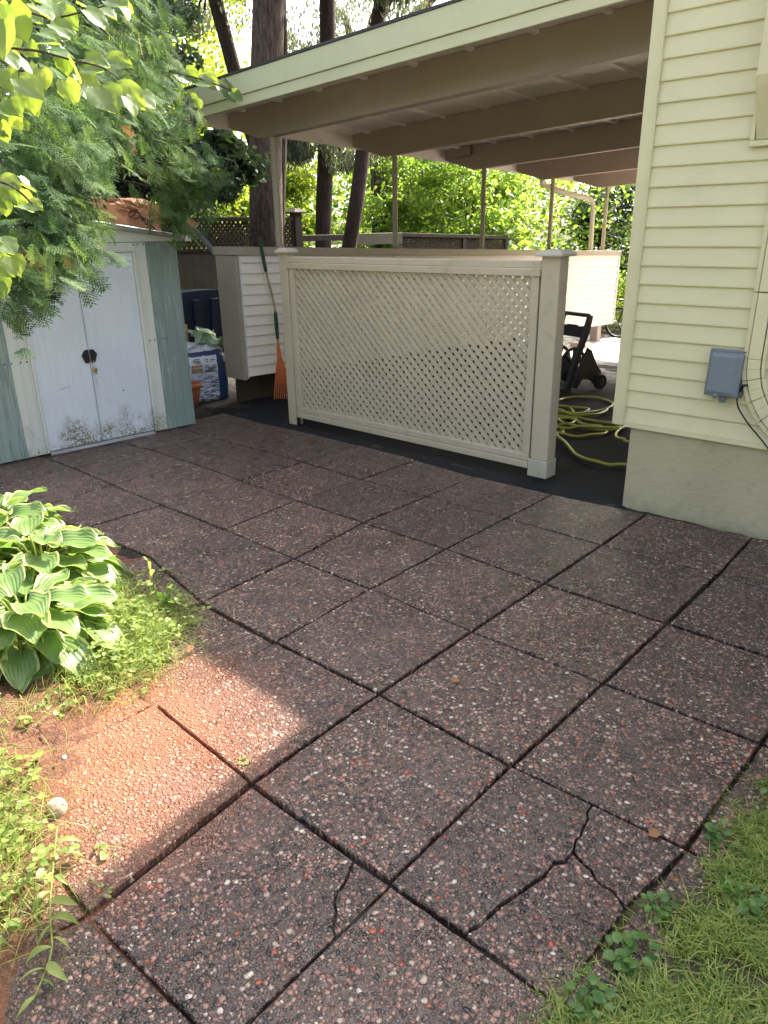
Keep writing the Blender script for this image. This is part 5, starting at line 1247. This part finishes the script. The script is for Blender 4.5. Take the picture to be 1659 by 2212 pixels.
# broad-leaved lawn weeds
def weed_rosette(name, label, c, n_, size, seed, mat, cat='weed', group=None, long=False, hgt=.03):
    mb = MB(); r = random.Random(seed)
    for k in range(n_):
        a = r.uniform(0, 6.283); rr_ = size * r.uniform(.2, 1.3); p = Vector((rr_ * math.cos(a), rr_ * math.sin(a), r.uniform(.3, 1) * hgt)); tp = (math.cos(a + r.uniform(-.8, .8)), math.sin(a + r.uniform(-.8, .8)), r.uniform(-.3, .4))
        heart_leaf(mb, p, tp, (r.uniform(-.4, .4), r.uniform(-.4, .4), 1), size * r.uniform(.45, .85), r, 4, 4)
    o = mb.build(name, mat, smooth=True); o.location = c
    return tag(o, label, cat, group)
WP = [(3.62, -1.45), (3.66, -1.10), (3.60, -1.78), (3.63, -1.62), (3.72, -.82), (3.78, -1.30), (3.70, -1.92), (3.90, -1.05)]
WL = ['under the crack end', 'where the grass first bulges over the slabs', 'at the grass edge near the bottom', 'just inside the ragged grass edge', 'in the upper corner of the lawn', 'surrounded by grass in mid lawn', 'low in the near grass', 'out in the grass, right of the others']
for i, ((x, y), l) in enumerate(zip(WP, WL)):
    weed_rosette('clover_patch', 'round-leaved weed ' + l, (x, y, lawnz(x, y) + .004), 26 + i % 7, .028 + .004 * (i % 4), 50 + i, L_CLOVER, group='round-leaved weeds in the lawn', hgt=.04)
# weeds by the bed
r = np.random.default_rng(9); mb = MB(); rr = random.Random(10); P = []
for i in range(520):
    k = i % 4
    if k < 2: x, y = r.normal(1.32, .22), r.normal(-1.62, .20)
    elif k == 2: x, y = r.normal(1.78, .2), r.normal(-2.42, .13)
    else: x, y = r.normal(2.16, .14), r.normal(-2.60, .10)
    if rr.random() < (.0 if k < 2 else .62) or y > bed_edge(x) + .16 or (1.7 < x < 2.1 and -2.32 < y): continue
    P.append((x, y))
st = MB(); lf = MB()
for (x, y) in P:
    z = bedz(x, y); a = rr.uniform(0, 6.283); L = rr.uniform(.06, .20); up = rr.uniform(.15, .7)
    d = Vector((math.cos(a), math.sin(a), 0)); p0 = Vector((x, y, z)); pa = [p0, p0 + d * L * .4 + Vector((0, 0, L * up)), p0 + d * L * .9 + Vector((0, 0, L * up * .7))]
    q = spline(pa, 3); st.tube(q, .0013, 4)
    for k in range(1, len(q)):
        for s_ in (-1, 1):
            if rr.random() < .75:
                dd = (Vector((-d.y, d.x, 0)) * s_ + d * .6 + Vector((0, 0, rr.uniform(-.2, .5))))
                heart_leaf(lf, q[k], dd, (rr.uniform(-.5, .5), rr.uniform(-.5, .5), 1), rr.uniform(.008, .028), rr, 2, 3)
w1 = tag(lf.build('weeds', L_WEED, smooth=True), 'tangle of sunlit weeds between hostas and paving', 'weeds', kind='stuff')
gp = np.array([(x + r.normal(0, .05), y + r.normal(0, .05), 0) for (x, y) in P for _ in range(14)]); gp[:, 2] = [bedz(a, b_) for a, b_ in gp[:, :2]]
V, F = blades(gp, .10, .0017, 1.8, 14)
tag(np_mesh('bed_grass', V, F, L_WEED), 'thin grass strands and runners in the weedy bed edge', 'grass', kind='stuff')
tag(st.build('weed_stems', L_WEED), 'wiry stems of the weeds along the bed', 'weeds', kind='stuff')
# upright weed and the pulled weed lying on wet slab
def leafy_stem(name, label, pts, n_, size, seed, wd=3, mat=L_WEED):
    t = thing(name, label, 'weed', tuple(pts[0])); r = random.Random(seed); b0 = Vector(pts[0])
    q = [p - b0 for p in spline(pts, 6)]; MB().tube(q, .0025, 6).build('stem', mat, t, smooth=True); mb = MB()
    for k in range(n_):
        p = q[int((k + .5) / n_ * (len(q) - 1))]; i = min(len(q) - 2, int((k + .5) / n_ * (len(q) - 1))); d = (q[i + 1] - q[i]).normalized()
        s_ = Vector((-d.y, d.x, 0)) * (1 if k % 2 else -1) + d * .8 + Vector((0, 0, r.uniform(-.1, .4)))
        s_ += Vector((r.uniform(-.5, .5), r.uniform(-.5, .5), r.uniform(-.3, .2)))
        tip = s_.normalized(); x = tip.cross(Vector((r.uniform(-.5, .5), r.uniform(-.5, .5), 1))).normalized(); L = size * r.uniform(.45, 1.25); W_ = L * r.uniform(.11, .17); vs = []
        for j in range(7):
            v_ = j / 6; w_ = W_ * math.sin(math.pi * (v_ * .93 + .04)); c = p + tip * L * v_ + Vector((0, 0, .12 * L * math.sin(v_ * 3) - .30 * L * v_ * v_)) + x * (.12 * L * math.sin(v_ * 2.5 + k))
            vs += [c - x * w_ + Vector((0, 0, w_ * .4)), c, c + x * w_ + Vector((0, 0, w_ * .4))]
        mb.add(vs, [f for j in range(6) for f in ((j * 3, j * 3 + 1, j * 3 + 4, j * 3 + 3), (j * 3 + 1, j * 3 + 2, j * 3 + 5, j * 3 + 4))])
    mb.build('leaves', mat, t, smooth=True); return t
leafy_stem('pulled_weed', 'uprooted long-leaved weed lying on the wet slab, bottom left', [(2.22, -2.36, .05), (2.36, -2.44, .045), (2.47, -2.50, .04), (2.58, -2.55, .03), (2.66, -2.63, .025)], 17, .070, 3)
leafy_stem('upright_weed', 'tall weed with yellowing tip beside the hostas', [(1.10, -1.36, 0), (1.09, -1.35, .10), (1.07, -1.35, .20)], 9, .065, 4)
leafy_stem('broad_weed', 'dark-leaved weed at the corner of the soil bed', [(1.24, -1.38, 0), (1.25, -1.37, .05), (1.27, -1.36, .12)], 12, .085, 5, mat=L_CLOVER)
# stone, white flower head, seedlings in joints
def rock(name, label, c, s3, seed, mat, cat='stone'):
    mb = MB(); seg, rg_ = 20, 12; vs = []
    for j in range(rg_ + 1):
        th_ = math.pi * j / rg_
        for i in range(seg):
            a = 2 * math.pi * i / seg; d = Vector((math.sin(th_) * math.cos(a), math.sin(th_) * math.sin(a), math.cos(th_)))
            k = 1 + .18 * noise.noise(d * 1.6 + Vector((seed, 0, 0))) + .04 * noise.noise(d * 6); vs.append((d.x * s3[0] * k, d.y * s3[1] * k, d.z * s3[2] * k))
    mb.add(vs, [(j * seg + i, j * seg + (i + 1) % seg, (j + 1) * seg + (i + 1) % seg, (j + 1) * seg + i) for j in range(rg_) for i in range(seg)])
    o = mb.build(name, mat, smooth=True); o.location = c; return tag(o, label, cat)
rock('stone', 'rounded tan stone half buried at the muddy slab edge', (2.11, -2.315, .018), (.036, .030, .030), 3, M_STONE)
fl = thing('white_flower', 'single white clover head on a thin stem over the mud', 'flower', (1.90, -2.19, .0))
MB().lathe([(0, .012), (.007, .009), (.009, 0), (.006, -.007), (0, -.009)], (0, 0, .012), 12).build('flower_head', M_WHITE, fl, smooth=True)
MB().tube(spline([(0, 0, .01), (-.05, .04, .06), (-.12, .06, .05)], 5), .0012, 5).build('stem', L_WEED, fl)
weed_rosette('seedling', 'tiny green seedling in the joint of the sunlit slab', (2.36, -1.80, .0), 9, .018, 71, L_WEED, group='seedlings in slab joints', hgt=.012)
weed_rosette('seedling', 'lone seedling on the paving in front of the lattice', (1.34, -.42, .0), 6, .016, 72, L_CLOVER, group='seedlings in slab joints', hgt=.012)
weed_rosette('seedling', 'small two-leaved seedling at the wet corner of the cracked slab', (2.50, -2.37, .0), 5, .022, 73, L_WEED, group='seedlings in slab joints', hgt=.012)
# fallen twigs by the soil bag
mb = MB(); rr = random.Random(8)
for i in range(46):
    x, y = rr.uniform(-2.5, -1.9), rr.uniform(.95, 1.75); a = rr.uniform(0, 6.28); L = rr.uniform(.03, .13); z = .0
    mb.tube(spline([(x, y, z), (x + L * .5 * math.cos(a), y + L * .5 * math.sin(a), z + .015), (x + L * math.cos(a + .4), y + L * math.sin(a + .4), z)], 3), .0014, 4)
tag(mb.build('twig_litter', M_TWIG), 'dry twig and needle litter on the soil by the pot', 'litter', kind='stuff')

mb = MB(); rr = random.Random(21)
for i in range(240):
    if i % 2: x, y = rr.gauss(1.75, .38), rr.gauss(-1.85, .35)
    else: x, y = rr.gauss(3.58, .12), rr.uniform(-2.1, -.5)
    z = max(.004, bedz(x, y) if x < 2.9 else lawnz(x, y)) ; q = rr.uniform(.0015, .0055)
    mb.add([(x + q * rr.uniform(.6, 1.3) * math.cos(a), y + q * rr.uniform(.6, 1.3) * math.sin(a), z) for a in (0, 1.57, 3.14, 4.71)] + [(x, y, z + q * 1.1)], [(0, 1, 4), (1, 2, 4), (2, 3, 4), (3, 0, 4)])
tag(mb.build('soil_crumbs', M_SOIL), 'crumbs of soil scattered on the slab edges', 'soil crumbs', kind='stuff')
for i, (x, y, a, l) in enumerate([(3.50, -1.22, .4, 'curled brown leaf on the slab beside the grass'), (2.62, -.98, 2.1, 'small brown leaf alone on the middle slabs'), (1.62, -1.52, 1.2, 'brown leaf among the weeds at the bed edge')]):
    mb = MB(); heart_leaf(mb, (0, 0, 0), (math.cos(a), math.sin(a), .15), (.2, -.1, 1), .034, rr, 4, 5)
    o = mb.build('fallen_leaf', L_BROWN, smooth=True); o.location = (x, y, .008); tag(o, l, 'leaf', 'fallen brown leaves')
